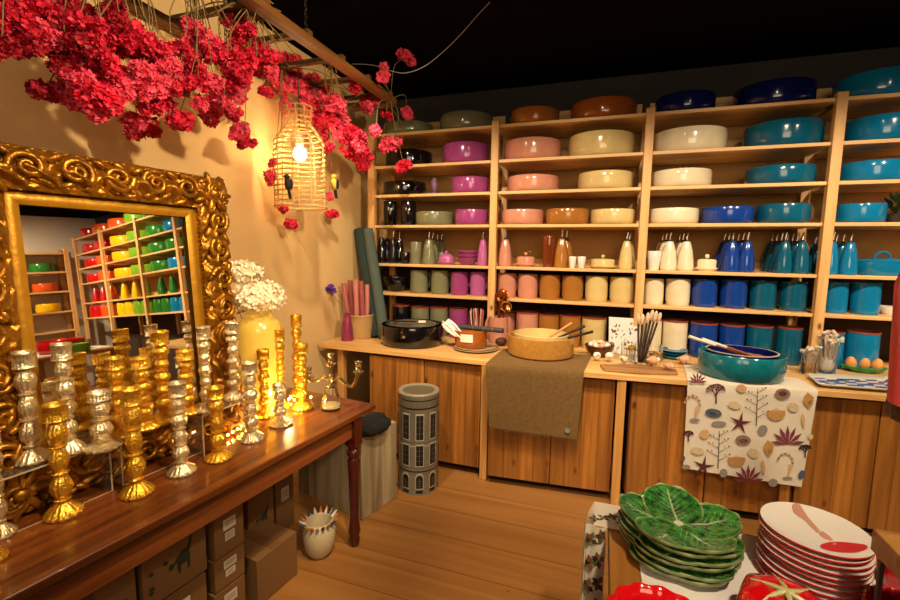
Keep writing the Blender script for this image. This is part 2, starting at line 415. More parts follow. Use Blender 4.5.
J7 = [(392, 410, 304.5, 'black', 0, ''), (410.6, 429.7, 306.4, 'sage', 0, 'left one of two'), (430, 448.4, 306.9, 'sage', 0, 'right one of two'), (449, 468, 308, 'magenta', 0, ''),
      (507, 516, 311, 'pink', 1, 'half hidden behind the copper utensils'), (516.5, 538.5, 311.7, 'pink', 1, 'unobstructed, beside two caramel jugs'), (538.8, 559.5, 314, 'caramel', 1, 'left one of two'),
      (560, 581, 315, 'caramel', 1, 'right one of two'), (582, 606.7, 316.8, 'yellow', 1, ''), (641, 662, 318.5, 'ivory', 2, 'hidden behind the brushes'),
      (663, 688, 320, 'ivory', 2, 'standing behind the teal saucers'), (690, 718, 322, 'cobalt', 2, 'left one of two'), (719.5, 745, 324, 'cobalt', 2, 'right one of two'),
      (746.7, 773.5, 325, 'teal', 2, 'left one of two'), (776.5, 803, 326.7, 'teal', 2, 'right one of two'),
      (820, 845, 331, 'turquoise', 3, 'half hidden by the coral jars'), (845.5, 881, 331, 'turquoise', 3, 'behind the eggs')]
for xl, xr, yt, c, bay, w in J7:
    if w.startswith('half hidden behind the copper'): xl, xr = 497, 516
    jug(xl, xr, yt, ZCT, c, f'{COLN[c]} terracotta rimmed jug on the counter, {BAYS[bay]}' + (', '+w if w else ''), G7, YS+.1 if xl != 497 else YS+.2, rim=True, hang=.9)

# ---- oil bottles
def bottle(px, yt_spout, w, c, label, group, dy=0., z=None, h=None, ybody=None):
    z = SZ[4] if z is None else z
    yc = YS+.08+dy
    q = P(px, 240, y=yc); cx = q.x
    w = RAD(px-w/2, px+w/2, 240, cx, yc)*1.12
    tz = P(px, yt_spout, y=YS+.08).z
    hh = tz-z
    T = thing('oil_bottle', label, 'bottle', (cx, yc, z), random.uniform(-.4, .4), group)
    hb = hh*.77
    k = ('bottle', round(w, 3), round(hb, 2), c)
    if k not in _cache:
        pr = [(0, 0), (w*.92, 0), (w*.98, hb*.02), (w, hb*.1), (w*.95, hb*.35), (w*.78, hb*.66), (w*.55, hb*.9), (w*.44, hb*.975), (w*.44, hb), (w*.3, hb*1.005), (0, hb)]
        _cache[k] = (MB().lathe(pr, 28).mesh('body', glaze(c), 60),
                     MB().lathe([(0, hb*.99), (w*.27, hb*.99), (w*.25, hb*1.06), (0, hb*1.06)], 12).mesh('stopper', cork),
                     MB().tube([(0, 0, hb*1.03), (0, 0, hb*1.14), (.002, 0, hb*1.22), (.005, 0, hh)], [.0068, .0066, .006, .0046], 10).mesh('pouring_spout', steel))
    a, b, s = _cache[k]
    put('body', a, T); put('stopper', b, T); put('pouring_spout', s, T)
    return T
OB = 'oil bottles on the bottle shelf'
for px, dy in ((381.7, .02), (386.9, .1), (393.3, .02), (399.5, .09)):
    bottle(px, 231, 9.6, 'black', f'slim black oil bottle on the bottle shelf, leftmost bay, {"front" if dy < .05 else "behind"} {"near the left post" if px < 390 else "beside the small black pot"}', OB, dy)
bottle(429, 232, 12, 'sage', 'sage green oil bottle with steel spout, front one on the bottle shelf', OB, .02)
bottle(432.6, 232.5, 12, 'sage', 'sage green oil bottle directly behind the front sage bottle', OB, .14)
bottle(437.5, 232.5, 11, 'sage', 'sage green oil bottle at the back, left above the magenta butter dish', OB, .25)
bottle(441.6, 233, 11, 'sage', 'sage green oil bottle at the back, right above the magenta butter dish', OB, .25)
bottle(483, 231.7, 10, 'orchid', 'single orchid pink oil bottle at the right end of the leftmost bay', OB, .02)
bottle(505.5, 231.5, 13, 'pink', 'single salmon pink oil bottle beside the second upright', OB, .02)
bottle(562, 230, 13.5, 'caramel', 'caramel oil bottle, left of the pair beside the ribbed brown cup', OB, .02)
bottle(566.6, 230.5, 13.5, 'caramel', 'caramel oil bottle, right and behind of the pair beside the ribbed cup', OB, .1)
bottle(627, 232.5, 13.5, 'yellow', 'pale yellow oil bottle at the right end of the second bay, in front', OB, .02)
bottle(629.5, 233, 13, 'yellow', 'pale yellow oil bottle half hidden behind the other yellow bottle', OB, .12)
for px, dy, w in ((670, .02, 'front of the left cluster'), (666, .1, 'middle of the left cluster'), (662.5, .2, 'back of the left cluster'),
                  (687, .02, 'front of the right cluster'), (683, .1, 'middle of the right cluster'), (679.5, .2, 'back of the right cluster')):
    bottle(px, 232.7, 15.5, 'ivory', f'ivory oil bottle with steel spout, {w} on the bottle shelf', OB, dy)
for px, dy, w in ((732.8, .02, 'front left'), (747.8, .02, 'front right'), (729, .1, 'middle row left'), (743, .1, 'middle row right'), (724.5, .21, 'back row left'), (738, .21, 'back row right')):
    bottle(px, 232.3, 16.5, 'cobalt', f'cobalt blue oil bottle, {w} of the blue cluster', OB, dy)
for px, dy, w in ((785.5, .02, 'front left'), (803, .02, 'front right'), (781.5, .11, 'second row left'), (797.5, .11, 'second row right'), (776.5, .2, 'third row left'), (792.5, .2, 'third row right'), (772, .29, 'back row left'), (787.5, .29, 'back row right')):
    bottle(px, 232.3, 17, 'teal', f'dark teal oil bottle, {w} of the teal cluster', OB, dy)
bottle(815.5, 236, 15, 'teal', 'dark teal oil bottle half hidden behind the third upright', OB, .2)
bottle(833.4, 232, 15, 'turquoise', 'turquoise oil bottle right beside the upright, front row', OB, .02)
bottle(851, 233, 18.5, 'turquoise', 'turquoise oil bottle beside the tureen, front row', OB, .02)
bottle(836.5, 233, 15, 'turquoise', 'turquoise oil bottle behind the one beside the upright', OB, .16)
bottle(843.4, 233, 16.5, 'turquoise', 'turquoise oil bottle behind and between the two front ones', OB, .12)

# ---- small pieces on the shelves
def lathe_thing(name, label, cat, xl, xr, yt, prof, m, row=4, dy=.1, group=None, seg=32, rmod=None, z=None):
    """prof: (radius fraction, height fraction)"""
    z = SZ[row] if z is None else z
    cx, r = span(xl, xr, YS+dy, 260)
    h = P((xl+xr)/2, yt, y=YS+dy).z-z
    o = MB().lathe([(a*r, b*h) for a, b in prof], seg, rmod=rmod).build(name, m, None, (cx, YS+dy, z), ang=50)
    return tag(o, label, cat, group)
cup = [(0, 0), (.66, 0), (.7, .03), (.86, .5), (1, .97), (.96, 1), (.92, .95), (.78, .4), (.6, .08), (0, .07)]
cyl = [(0, 0), (.86, 0), (.92, .04), (1, .5), (.98, .97), (.94, 1), (.9, .95), (.88, .2), (0, .1)]
lathe_thing('tumbler', 'sage green ribbed tumbler beside the sage bottles', 'cup', 410, 421.7, 242, cyl, glaze('sage'), rmod=lambda a, k: 1+.015*math.cos(18*a))
lathe_thing('small_pot', 'small black pot with pale lid beside the black bottles', 'pot', 400, 410, 252, cyl, glaze('black'))
lathe_thing('tumbler', 'tall translucent amber brown ribbed cup beside the caramel bottles', 'cup', 540.8, 556, 236, cup, mat('amber glaze', '6a2c0c', .12, coat=.6), rmod=lambda a, k: 1+.02*math.cos(16*a))
lathe_thing('small_cup', 'small white cup on the bottle shelf, left of the pair', 'cup', 568.8, 576.5, 256.5, cup, glaze('white'), dy=.03)
lathe_thing('small_cup', 'small white cup on the bottle shelf, right of the pair', 'cup', 577.3, 586, 256.5, cup, glaze('white'), dy=.03)
lathe_thing('tumbler', 'plain white cup at the left end of the third bay bottle shelf', 'cup', 646.5, 661.7, 251, cup, glaze('white'))
def butter_dish(xl, xr, yt, c, label, round_=True, dy=.1):
    cx, r = span(xl, xr, YS+dy, 260); z = SZ[4]; h = P((xl+xr)/2, yt, y=YS+dy).z-z
    T = thing('butter_dish', label, 'butter dish', (cx, YS+dy, z))
    MB().lathe([(0, 0), (.7*r, 0), (r, h*.16), (.99*r, h*.22), (.7*r, h*.12), (0, h*.1)], 36, sy=.75).build('dish', glaze(c), T)
    if round_: pr = [(0, h*.12), (.86*r, h*.14), (.86*r, h*.4), (.76*r, h*.6), (.45*r, h*.76), (0, h*.8)]
    else: pr = [(0, h*.12), (.84*r, h*.14), (.86*r, h*.55), (.82*r, h*.66), (.6*r, h*.71), (0, h*.72)]
    L = MB().lathe(pr, 36, sy=.75).build('lid', glaze(c), T)
    MB().ball((0, 0, h*.87), h*.13, 12).build('knob', glaze(c), L)
butter_dish(436.7, 455.8, 250.5, 'orchid', 'orchid pink domed butter dish on the bottle shelf')
butter_dish(515, 536.5, 252, 'pink', 'salmon pink butter dish with lid on the bottle shelf', False)
butter_dish(588.8, 617, 254.5, 'yellow', 'pale yellow butter dish with lid on the bottle shelf', False)
butter_dish(695.5, 718.7, 254, 'ivory', 'ivory butter dish with round knob on the bottle shelf', False)
sb = [(0, 0), (.5, 0), (.55, .05), (.85, .5), (1, .95), (.97, 1), (.93, .93), (.5, .2), (0, .15)]
cx, r = span(456, 478.3, YS+.11, 260)
for k in range(3):
    o = MB().lathe([(a*r*(1, .98, .94)[k], b*.05) for a, b in sb], 36).build('small_bowl', glaze('magenta'), None, (cx+.004*k, YS+.11, SZ[4]+.028*k), rot=(0, 0, 0) if k < 2 else (0, .0, 0))
    tag(o, f'small magenta bowl, {("bottom", "middle", "top")[k]} of a stack of three on the bottle shelf', 'bowl', 'stacked magenta bowls')
# tureen with loop handles
T = thing('tureen', 'turquoise oval tureen with loop handles at the right end of the bottle shelf', 'tureen', (P(886, 260, y=YS+.17).x, YS+.17, SZ[4]))
rr = .155; hh = .075
MB().lathe([(0, 0), (rr*.9, 0), (rr*.98, hh*.3), (rr, hh), (rr*.93, hh*1.02), (rr*.9, hh*.3), (0, hh*.2)], 44, sy=.85).build('body', glaze('turquoise'), T)
L = MB().lathe([(rr*.97, hh*1.03), (rr*.9, hh*1.15), (rr*.3, hh*1.3), (0, hh*1.32)], 44, sy=.85).build('lid', glaze('turquoise'), T)
for ax in (-.05, .085):
    MB().tube(catmull([(ax-.032, -.06, hh*1.1), (ax-.03, -.07, hh*1.5), (ax, -.075, hh*1.75), (ax+.03, -.07, hh*1.5), (ax+.032, -.06, hh*1.1)], 5), .006, 8).build('loop_handle', glaze('turquoise'), T)
# black pots, fourth shelf and jug shelf
lathe_thing('storage_jar', 'tall glossy black jar on the fourth shelf beside the left post', 'jar', 383.5, 397, 201.6, cyl, glaze('black'), row=3, dy=.12)
lathe_thing('storage_jar', 'tall glossy black jar on the fourth shelf beside the sage bowl', 'jar', 400.5, 416, 201.4, cyl, glaze('black'), row=3, dy=.12)
lathe_thing('deep_bowl', 'deep glossy black bowl on the upper jug shelf', 'bowl', 383, 409, 276, sb, glaze('black'), row=5, dy=.15)
lathe_thing('goblet', 'clear glass dome goblet with purple foot on the third shelf', 'glass', 428.5, 439, 178, [(0, 0), (.95, 0), (1, .1), (.9, .16), (.2, .2), (.2, .28), (.5, .36), (.62, .6), (.5, .85), (.3, 1), (0, 1)], [mat('lilac glass', 'b090b8', .08, trans=.6, coat=.4)], row=2, dy=.16)
lathe_thing('serving_plate', 'pale plate lying at the right end of the upper jug shelf', 'plate', 882, 912, 306.5, [(0, 0), (.6, 0), (1, .8), (.98, 1), (.6, .3), (0, .25)], glaze('white'), row=5, dy=.17)
# green plant at the right end
T = thing('potted_plant', 'small dark green leafy plant at the right end of the fourth shelf', 'plant', (P(894, 220, y=YS+.1).x, YS+.1, SZ[3]))
MB().lathe([(0, 0), (.03, 0), (.04, .05), (.036, .05), (0, .04)], 20).build('pot', mat('plant pot', '2a211a', .6), T)
pl = MB()
for k in range(46):
    a = random.uniform(0, 2*PI); e = random.uniform(.1, 1.4); q = Vector((math.cos(a)*math.cos(e), math.sin(a)*math.cos(e), math.sin(e)))
    c = Vector((0, 0, .06))+q*random.uniform(.02, .07); w = q.cross(Vector((0, 0, 1))).normalized()*.012
    pl.poly([c-w*.3, c+q*.02-w, c+q*.05, c+q*.02+w]); pl.tube([(0, 0, .045), c], .001, 4)
pl.build('foliage', mat('dark leaf', '1d3a1a', .4, var=.3), T)
# ------------------------------------------------------------------ counter and cabinets
ZK = ZCT; TH = .03
def K(px, py): return P(px, py, z=ZK)
a, b = K(319, 343), K(488, 361)
wl = MB().prism([(a.x, a.y), (b.x, b.y), (b.x, YB-.005), (a.x+.015, YB-.005)], -TH, 0)
o = wl.build('worktop', counter_m, None, (0, 0, ZK-.0005), bevel=.002)
tag(o, 'pale wooden worktop along the back wall, left piece carrying the basket and black casserole', 'worktop')
c, d = K(583, 371.7), K(882, 395)
C0 = c.copy(); SLP = (d.y-c.y)/(d.x-c.x); bx = b.x+.002
wr_ = MB().prism([(bx, C0.y+SLP*(bx-C0.x)), (2.25, C0.y+SLP*(2.25-C0.x)), (2.25, YB-.005), (bx, YB-.005)], -TH, 0)
o = wr_.build('worktop', counter_m, None, (0, 0, ZK-.0005), bevel=.002)
tag(o, 'pale wooden worktop along the back wall, right piece under the burlap and shell cloths', 'worktop')
def edge_y(x): return C0.y+SLP*(x-C0.x)
def yd(x): return edge_y(x)+.04
YD = 2.5
def dx(px): return P(px, 440, y=2.52).x
leg_m = wood('counter leg pine', 'd8a45e', 'b67c38', 'Z', rough=.5)
for px, nm, yy in ((336, 'left end of the counter beside the wall', 2.58), (485.5, 'left edge of the burlap cloth', 2.495), (620.5, 'right of the burlap cloth', None), (797, 'right of the shell cloth', None)):
    x = P(px, 400, y=2.5).x
    o = MB().box((0, 0, (ZK-TH)/2), (.045, .045, ZK-TH-.002)).build('counter_leg', leg_m if px != 797 else door_m, None, (x, yy or edge_y(x)+.03, 0), bevel=.003)
    tag(o, f'square pine leg under the worktop, at the {nm}', 'leg')
def cabinet(x0, x1, splits, label, flat=False):
    xm = (x0+x1)/2
    T = thing('cabinet', label, 'cabinet', (xm, 2.505 if flat else yd(xm), 0), 0 if flat else math.atan(SLP))
    ZB = .05
    MB().box((0, .245, (ZB+.69)/2), (x1-x0, .42, .69-ZB)).build('carcass', wood('carcass pine', '8a5626', '5e3612', 'Z', rough=.5), T)
    MB().box((0, .26, ZB/2-.001), (x1-x0-.02, .38, ZB-.002)).build('plinth', mat('plinth dark', '1a100a', .7), T)
    xs = [x0]+splits+[x1]
    for i in range(len(xs)-1):
        w = xs[i+1]-xs[i]-.006
        MB().box((0, 0, 0), (w, .02, .69-ZB)).build('door', door_m, T, ((xs[i]+xs[i+1])/2-xm, .02, (ZB+.69)/2), bevel=.002)
cabinet(dx(370), dx(480), [dx(424)], 'knotty pine cabinet behind the printed tin, left of the burlap cloth', True)
cabinet(dx(490.5), dx(613), [dx(551.5)], 'knotty pine cabinet under the burlap cloth')
cabinet(dx(628), dx(790), [dx(709)], 'knotty pine cabinet under the shell print cloth')
cabinet(dx(804), dx(985), [dx(889)], 'knotty pine cabinet right of the shell print cloth')

# ------------------------------------------------------------------ things on the counter, from the left
fabric = lambda n, c, **k: mat(n, c, .9, bump=.35, bscale=k.pop('bs', 260), var=k.pop('var', .1), vscale=k.pop('vs', 14), **k)
# rolled dark green fabric leaning in the corner
p = P(382, 338, z=ZK); tp = P(366, 231, y=p.y+.18)
T = thing('fabric_roll', 'dark grey green rolled fabric leaning in the corner left of the shelving', 'roll', (p.x, p.y, ZK))
ax = (tp-p)
for nm, off, r, mm in (('roll', (-.05, 0, 0), .05, fabric('deep green cloth', '25322d')), ('roll', (.03, -.02, 0), .04, fabric('grey green cloth', '4c5850'))):
    o0 = Vector(off)+Vector((0, 0, .008)); pts = [o0+ax*t for t in (0, .25, .5, .75, 1)]
    mb = MB().tube(pts, r, 18); e = o0+ax
    for q in range(2): mb.tube([e+Vector((math.cos(t*.5)*r*.3*(q+1), math.sin(t*.5)*r*.3*(q+1), .002)) for t in range(13)], .0025, 5)
    mb.build(nm, mm, T)
# jute pot with pink candles
lp, rp = K(346.5, 338), K(373, 338)
cy = lp.y+.06; cx = MIDX(346, 374, 325, cy); r = RAD(346, 374, 325, cx, cy)*.97
h = P(360, 316, y=cy-r).z-ZK
o = MB().lathe([(0, 0), (r*.86, 0), (r*.92, .01), (r*.98, h*.6), (r*1.02, h*.92), (r*1.06, h*.96), (r*1.03, h), (r*.96, h*.97), (r*.9, h*.3), (0, .02)], 36,
               rmod=lambda a, k: 1+.02*math.sin(3*a+k)).build('fabric_pot', fabric('beige jute', 'b9935f'), None, (cx, cy, ZK))
tag(o, 'beige jute fabric pot holding dusty pink candles on the left counter end', 'pot')
pk = [mat('dusty pink wax', 'b0605a', .55, var=.1), mat('old rose wax', '9c4e4a', .55, var=.1), mat('light rose wax', 'c87a6e', .55, var=.08)]
for k, (xb, xt, yt, w) in enumerate(((350, 343.5, 283, 'leaning furthest left'), (353.5, 350, 280, 'second from the left'), (357, 356, 279.5, 'in the middle, tallest'), (360, 358, 282, 'behind the middle one'), (364, 361, 281, 'second from the right'), (367.5, 367, 284.5, 'furthest right, upright'))):
    b0 = P(xb, 332, y=cy+(.03 if k % 2 else -.02)); t0 = P(xt, yt, y=cy+(.045 if k % 2 else -.03))
    o = MB().tube([(0, 0, 0), (t0-b0)*.5, t0-b0], .0185 if k != 5 else .017, 14).build('pillar_candle', pk[k % 3], None, b0)
    tag(o, f'long dusty pink candle in the jute pot, {w}', 'candle', 'pink candles in the jute pot')
# purple cone vase and flower
q = K(345, 341); cy2 = q.y+.03; r = RAD(338.7, 351.3, 335, q.x, cy2)
h = P(345, 313, y=cy2).z-ZK
o = MB().lathe([(0, 0), (r*.95, 0), (r, h*.03), (r*.97, h*.2), (r*.86, h*.5), (r*.6, h*.82), (r*.4, h*.97), (r*.45, h), (r*.36, h*.99), (0, h*.9)], 28).build('bud_vase', mat('plum glaze', '84284e', .3, coat=.3, bump=.2, bscale=120), None, (q.x, cy2, ZK))
tag(o, 'small plum purple cone vase with one flower on the left counter end', 'vase')
top = P(331, 290, y=cy2); b0 = Vector((q.x, cy2, ZK+h*.5))
T = thing('artificial_flower', 'single violet flower on a thin stem leaning left in the plum vase', 'flower', b0)
MB().tube(catmull([(0, 0, 0), (-.004, 0, h*.6), (top-b0)*.75+Vector((.01, 0, 0)), top-b0], 6), .0022, 6).build('stem', mat('stem green', '5a5a2a', .7), T)
fl = MB()
for k in range(60):
    a, e = random.uniform(0, 2*PI), random.uniform(-.6, 1.5); n = Vector((math.cos(a)*math.cos(e), math.sin(a)*math.cos(e), math.sin(e)))
    c0 = (top-b0)+n*.014; w = n.orthogonal().normalized()*.011
    fl.poly([c0-w, c0+n*.024-w*.8, c0+n*.032, c0+n*.024+w*.8, c0+w])
fl.build('blossom', mat('violet petal', '6a3aa8', .7, var=.2, island=.3), T)
# black casserole set
lp, rp = K(381, 336), K(444, 342)
cy = K(412, 349.5).y+.185; cx = MIDX(380.5, 444, 335, cy); r = RAD(380.5, 444, 335, cx, cy)
h = P(412, 329.5, y=cy-r).z-ZK
gb = glaze('black')
o = MB().lathe([(0, 0), (r*.9, 0), (r*.96, h*.1), (r, h*.4), (r*.99, h*.9), (r*.97, h), (r*.94, h*.97), (r*.93, h*.2), (0, h*.1)], 64).build('serving_bowl', mat('black glaze speckled', '0d0b0e', .12, coat=.6, var=.2, vscale=90), None, (cx, cy, ZK))
tag(o, 'large glossy black round serving bowl on the left worktop', 'bowl')
o = MB().lathe([(0, 0), (r*.78, 0), (r*.84, h*.5), (r*.84, h*.9), (r*.8, h*.92), (r*.78, h*.5), (0, h*.2)], 56).build('serving_bowl', glaze('black'), None, (cx, cy, ZK+h*.1+.001))
tag(o, 'smaller glossy black bowl nested inside the large black bowl', 'bowl')
o = MB().lathe([(0, 0), (r*.6, 0), (r*.77, .012), (r*.76, .016), (r*.6, .006), (0, .005)], 48).build('dinner_plate', mat('grey brown glaze', '6b6252', .25, coat=.4), None, (cx, cy, ZK+h*.9))
tag(o, 'grey brown plate lying in the nested black bowl', 'plate')
sp = Vector((cx-.09, cy-.03, ZK+h*.9+.024))
o = MB().tube([(0, 0, 0), (.05, .01, .004), (.12, .02, .006)], [.009, .005, .004], 8).ball((-.02, 0, .0), (.026, .016, .006), 12).build('serving_spoon', glaze('black'), None, sp)
tag(o, 'black serving spoon lying on the grey brown plate', 'spoon')
o = MB().box((0, 0, .006), (.05, .03, .012), R=rotz(.4)).build('price_tag', white_p, None, (cx+.05, cy+.05, ZK+h*.9+.016), bevel=.001)
tag(o, 'small white price tag lying on the plate in the black bowl', 'price tag')
# plates, brown pot, napkin, dark ringed rod
q = K(470, 353.5); r = (K(494, 349).x-K(445.5, 349).x)/2; cy = q.y+r*.92
for k in range(2):
    rr = r*(1, .93)[k]
    o = MB().lathe([(0, 0), (rr*.6, 0), (rr, .012), (rr*.99, .016), (rr*.6, .006), (0, .005)], 48).build('dinner_plate', mat('stoneware sand', 'b09468', .35, coat=.2), None, (q.x, cy, ZK+.0085*k))
    tag(o, f'sand coloured stoneware plate, {("lower", "upper")[k]} one under the orange brown pot', 'plate')
zz = ZK+.015
rp_ = (P(487, 345, y=cy).x-P(454.5, 345, y=cy).x)/2; h = P(470, 332.5, y=cy-rp_).z-zz
px_ = P(470.8, 345, y=cy).x
T = thing('ceramic_pot', 'orange brown ceramic pot with white label on sand plates', 'pot', (px_, cy, zz))
MB().lathe([(0, 0), (rp_*.86, 0), (rp_*.92, h*.06), (rp_*.96, h*.5), (rp_, h*.97), (rp_*.97, h), (rp_*.93, h*.9), (rp_*.88, h*.2), (0, h*.1)], 40).build('body', mat('orange brown glaze', 'a85c20', .25, coat=.5), T)
tg = MB().grid(lambda u, v: (rp_*1.0*math.sin((u-.5)*.75+.02), -rp_*1.0*math.cos((u-.5)*.75+.02)-.001, h*(.42+.45*v)), 6, 2)
tg.build('label', white_p, T)
rod0 = P(459, 324, y=cy-.03); rod1 = P(503, 327.5, y=cy-.06); ax = rod1-rod0
zs = ZK+.015+h+.018
T = thing('rolling_pin', 'dark ribbed rod with bronze rings lying across the orange brown pot', 'rod', (rod0.x, rod0.y, zs))
ax = Vector((ax.x, ax.y, 0)); R0 = .0165
MB().tube([ax*0, ax*.5, ax], R0, 20).build('shaft', mat('dark slate cloth', '3a3a3c', .6, bump=.3, bscale=200), T)
MB().tube([ax*.99, ax*1.012], R0*.8, 16).build('end_cap', mat('end cap black', '151515', .4), T)
for t in (.34, .58, .78): MB().tube([ax*t-ax*.008, ax*t+ax*.008], R0*1.05, 20).build('ring', mat('bronze ring', 'b08a50', .3, .8), T)
nb = P(452, 331, y=cy-.02)
mb = MB(); pts = catmull([P(444, 322, y=cy-.01), P(450, 327, y=cy-.03), P(458, 334, y=cy-.07), P(462, 336.5, y=cy-.09)], 5)
n_ = len(pts)
def nap(u, v):
    p_ = pts[min(n_-1, int(u*(n_-1)+.5))]
    return p_ + Vector((.012*math.sin(v*9), 0, 0)) + Vector((.5, .3, .55))*(v-.5)*(.055+.02*math.sin(u*5)) + Vector((0, -.015*math.sin(v*12+u*4), .008*math.sin(v*16)))
mb.grid(nap, n_-1, 16)
o = mb.build('napkin', fabric('white napkin', 'efe8dc', var=.03), None, solid=.004, ang=80)
tag(o, 'crumpled white napkin drooping over the left rim of the orange brown pot', 'napkin')
# dark round coconut beside the pink jug
q = K(499, 347)
o = MB().ball((0, 0, .03), (.042, .042, .032), 20, rmod=lambda a, k: 1+.04*math.sin(5*a+k)).build('dried_seed_pod', mat('dark brown husk', '4a2418', .6, var=.3, vscale=60, bump=.5, bscale=90), None, (q.x, q.y+.05, ZK))
tag(o, 'dark brown round seed pod in front of the pink utensil jug', 'seed pod')
# pink jug with copper utensils
yj = K(497, 347).y+.1
T = jug(488.5, 508.5, 316, ZK, 'pink', 'salmon pink jug holding copper utensils at the second upright', None, yj, hang=PI*.93, name='utensil_jug')
jx = T.location.x; jz = ZK+.2
cop = mat('hammered copper', 'b06a34', .22, .95, var=.2, vscale=40)
def utensil(name, label, px, py, kind, dyy, m=cop):
    p0 = Vector((jx+random.uniform(-.02, .02), yj+dyy*.3, ZK+.05)); p1 = P(px, py, y=yj+dyy)
    T = thing(name, label, 'utensil', p0, 0, 'utensils in the pink jug')
    ax = p1-p0
    MB().tube([Vector((0, 0, 0)), ax*.5, ax], .005, 8).build('handle', m, T)
    mb = MB(); d = ax.normalized(); R = d.to_track_quat('Z', 'Y').to_matrix()
    if kind == 'ladle': mb.lathe([(0, -.03), (.022, -.026), (.034, -.01), (.037, .008), (.035, .008), (.03, -.008), (0, -.024)], 24, ax, R=eul(1.2, 0, .5))
    else: mb.ball(ax+d*.025, (.026, .009, .042), 16, R=R)
    mb.build('bowl', m, T)
utensil('ladle', 'copper ladle with round bowl standing in the pink jug, lower right', 506, 307, 'ladle', -.03)
utensil('serving_spoon', 'copper serving spoon in the pink jug, upper left', 496.5, 303, 'spoon', 0)
utensil('serving_spoon', 'copper serving spoon in the pink jug, upper right', 505, 300, 'spoon', .03)
utensil('serving_spoon', 'copper serving spoon in the pink jug, tallest in the middle', 501, 298, 'spoon', .05)
# cup of pink and white sticks
q = K(477, 345); yq = YS+.0
T0 = lathe_thing('tumbler', 'short magenta cup packed with pink and white striped sticks', 'cup', 469.5, 485, 331, cyl, glaze('magenta'), dy=-.02, z=ZK)
for k in range(14):
    px = 470.5+k*1.02; b0 = P(472+k*.8, 338, y=YS-.02+random.uniform(-.025, .025)); t0 = P(px+random.uniform(-2, 2), 309+random.uniform(-1, 2), y=YS-.02+random.uniform(-.04, .04))
    b0.z = max(b0.z, ZK+.03)
    o = MB().tube([Vector((0, 0, 0)), t0-b0], .0045, 7).build('drinking_straw', (mat('pink straw', 'd88a88', .5), mat('cream straw', 'e8d0b0', .5), mat('red straw', 'a83a3a', .5))[k % 3], None, b0)
    tag(o, f'thin {("pink", "cream", "red")[k % 3]} stick standing among others in the short magenta cup', 'stick', f'{("pink", "cream", "red")[k % 3]} sticks in the magenta cup')

# ---- burlap cloth and caramel bowl
def runner(name, label, cat, rows, m, seg=(24, 10), wave=.004, fringe=None, mats=None, extra=None):
    """rows: list of (left, right) points from the back of the counter over its edge to the hem"""
    mb = MB()
    n = len(rows)-1
    def fn(u, v):
        t = v*n; k = min(int(t), n-1); f = t-k
        Lp = Vector(rows[k][0]).lerp(Vector(rows[k+1][0]), f); Rp = Vector(rows[k][1]).lerp(Vector(rows[k+1][1]), f)
        p_ = Lp.lerp(Rp, u)
        if v*n > 2: p_.y -= wave*(.5+.5*math.sin(u*21+v*3))*min(1, (v*n-2))
        return p_
    mb.grid(fn, seg[0], seg[1]*n)
    if extra: extra(mb)
    return tag(mb.build(name, mats or m, None, ang=60), label, cat), fn
bur = fabric('burlap', '7a5c30', bs=420, var=.22, vs=60)
def front(px, py): return P(px, py, y=edge_y(P(px, py, y=2.45).x)-.006)
e0, e1 = K(489, 365), K(583, 373)
ey = lambda x: edge_y(x)
Lx, Rx = bx+.004, K(584, 372).x
rows = [((Lx+.01, ey(Lx)+.42, ZK+.004), (Rx+.03, ey(Rx)+.4, ZK+.004)), ((Lx, ey(Lx)-.002, ZK+.004), (Rx, ey(Rx)-.002, ZK+.004)),
        ((Lx, ey(Lx)-.008, ZK-.01), (Rx, ey(Rx)-.008, ZK-.01)), (front(489.5, 427), front(577, 439))]
def fringe(mb):
    pass
o, fn = runner('table_runner', 'brown burlap runner with frayed hem hanging over the counter edge', 'cloth', rows, bur, wave=.006)
fr = MB()
for k in range(90):
    p_ = fn((k+.5)/90, 1); fr.tube([p_+Vector((0, 0, .004)), p_+Vector((random.uniform(-.006, .006), -.002, -random.uniform(.008, .022)))], .0012, 4)
for k in range(40):
    p_ = fn(0, .67+.33*k/40); fr.tube([p_, p_+Vector((-random.uniform(.004, .012), -.003, random.uniform(-.006, .004)))], .001, 4)
fo = fr.build('fringe', bur, o); fo['kind'] = 'stuff'
tp = front(567.5, 430); MB().lathe([(0, -.0015), (.013, -.0015), (.013, .0015), (0, .0015)], 20, tp+Vector((0, -.012, 0)), R=eul(PI/2, 0, 0)).build('hanging_tag', mat('grey blue tag', '7d8a86', .5), o)
q = K(542, 362); lp, rp = K(508.5, 350), K(576, 353)
r = (rp.x-lp.x)/2*.98; cx = (lp.x+rp.x)/2; cy = q.y+r*.9; z0 = ZK+.006
h = P(542, 341, y=cy-r).z-z0
cg = mat('caramel speckled glaze', 'b8843a', .25, coat=.4, var=.2, vscale=50)
o = MB().lathe([(0, 0), (r*.93, 0), (r*.98, h*.08), (r, h*.5), (r*.985, h*.97), (r*.965, h), (r*.94, h*.95), (r*.93, h*.2), (0, h*.1)], 64).build('serving_bowl', cg, None, (cx, cy, z0))
tag(o, 'large caramel brown round serving bowl on the burlap runner', 'bowl')
o = MB().lathe([(0, 0), (r*.76, 0), (r*.82, h*.5), (r*.82, h*.95), (r*.79, h*.97), (r*.76, h*.5), (0, h*.2)], 56).build('serving_bowl', glaze('yellow'), None, (cx, cy+.01, z0+h*.1+.001))
tag(o, 'smaller pale yellow bowl nested in the caramel bowl', 'bowl')
sw = mat('pale olive wood', 'c8925c', .5, var=.15, vscale=40); sd = mat('ebony wood', '221c18', .5)
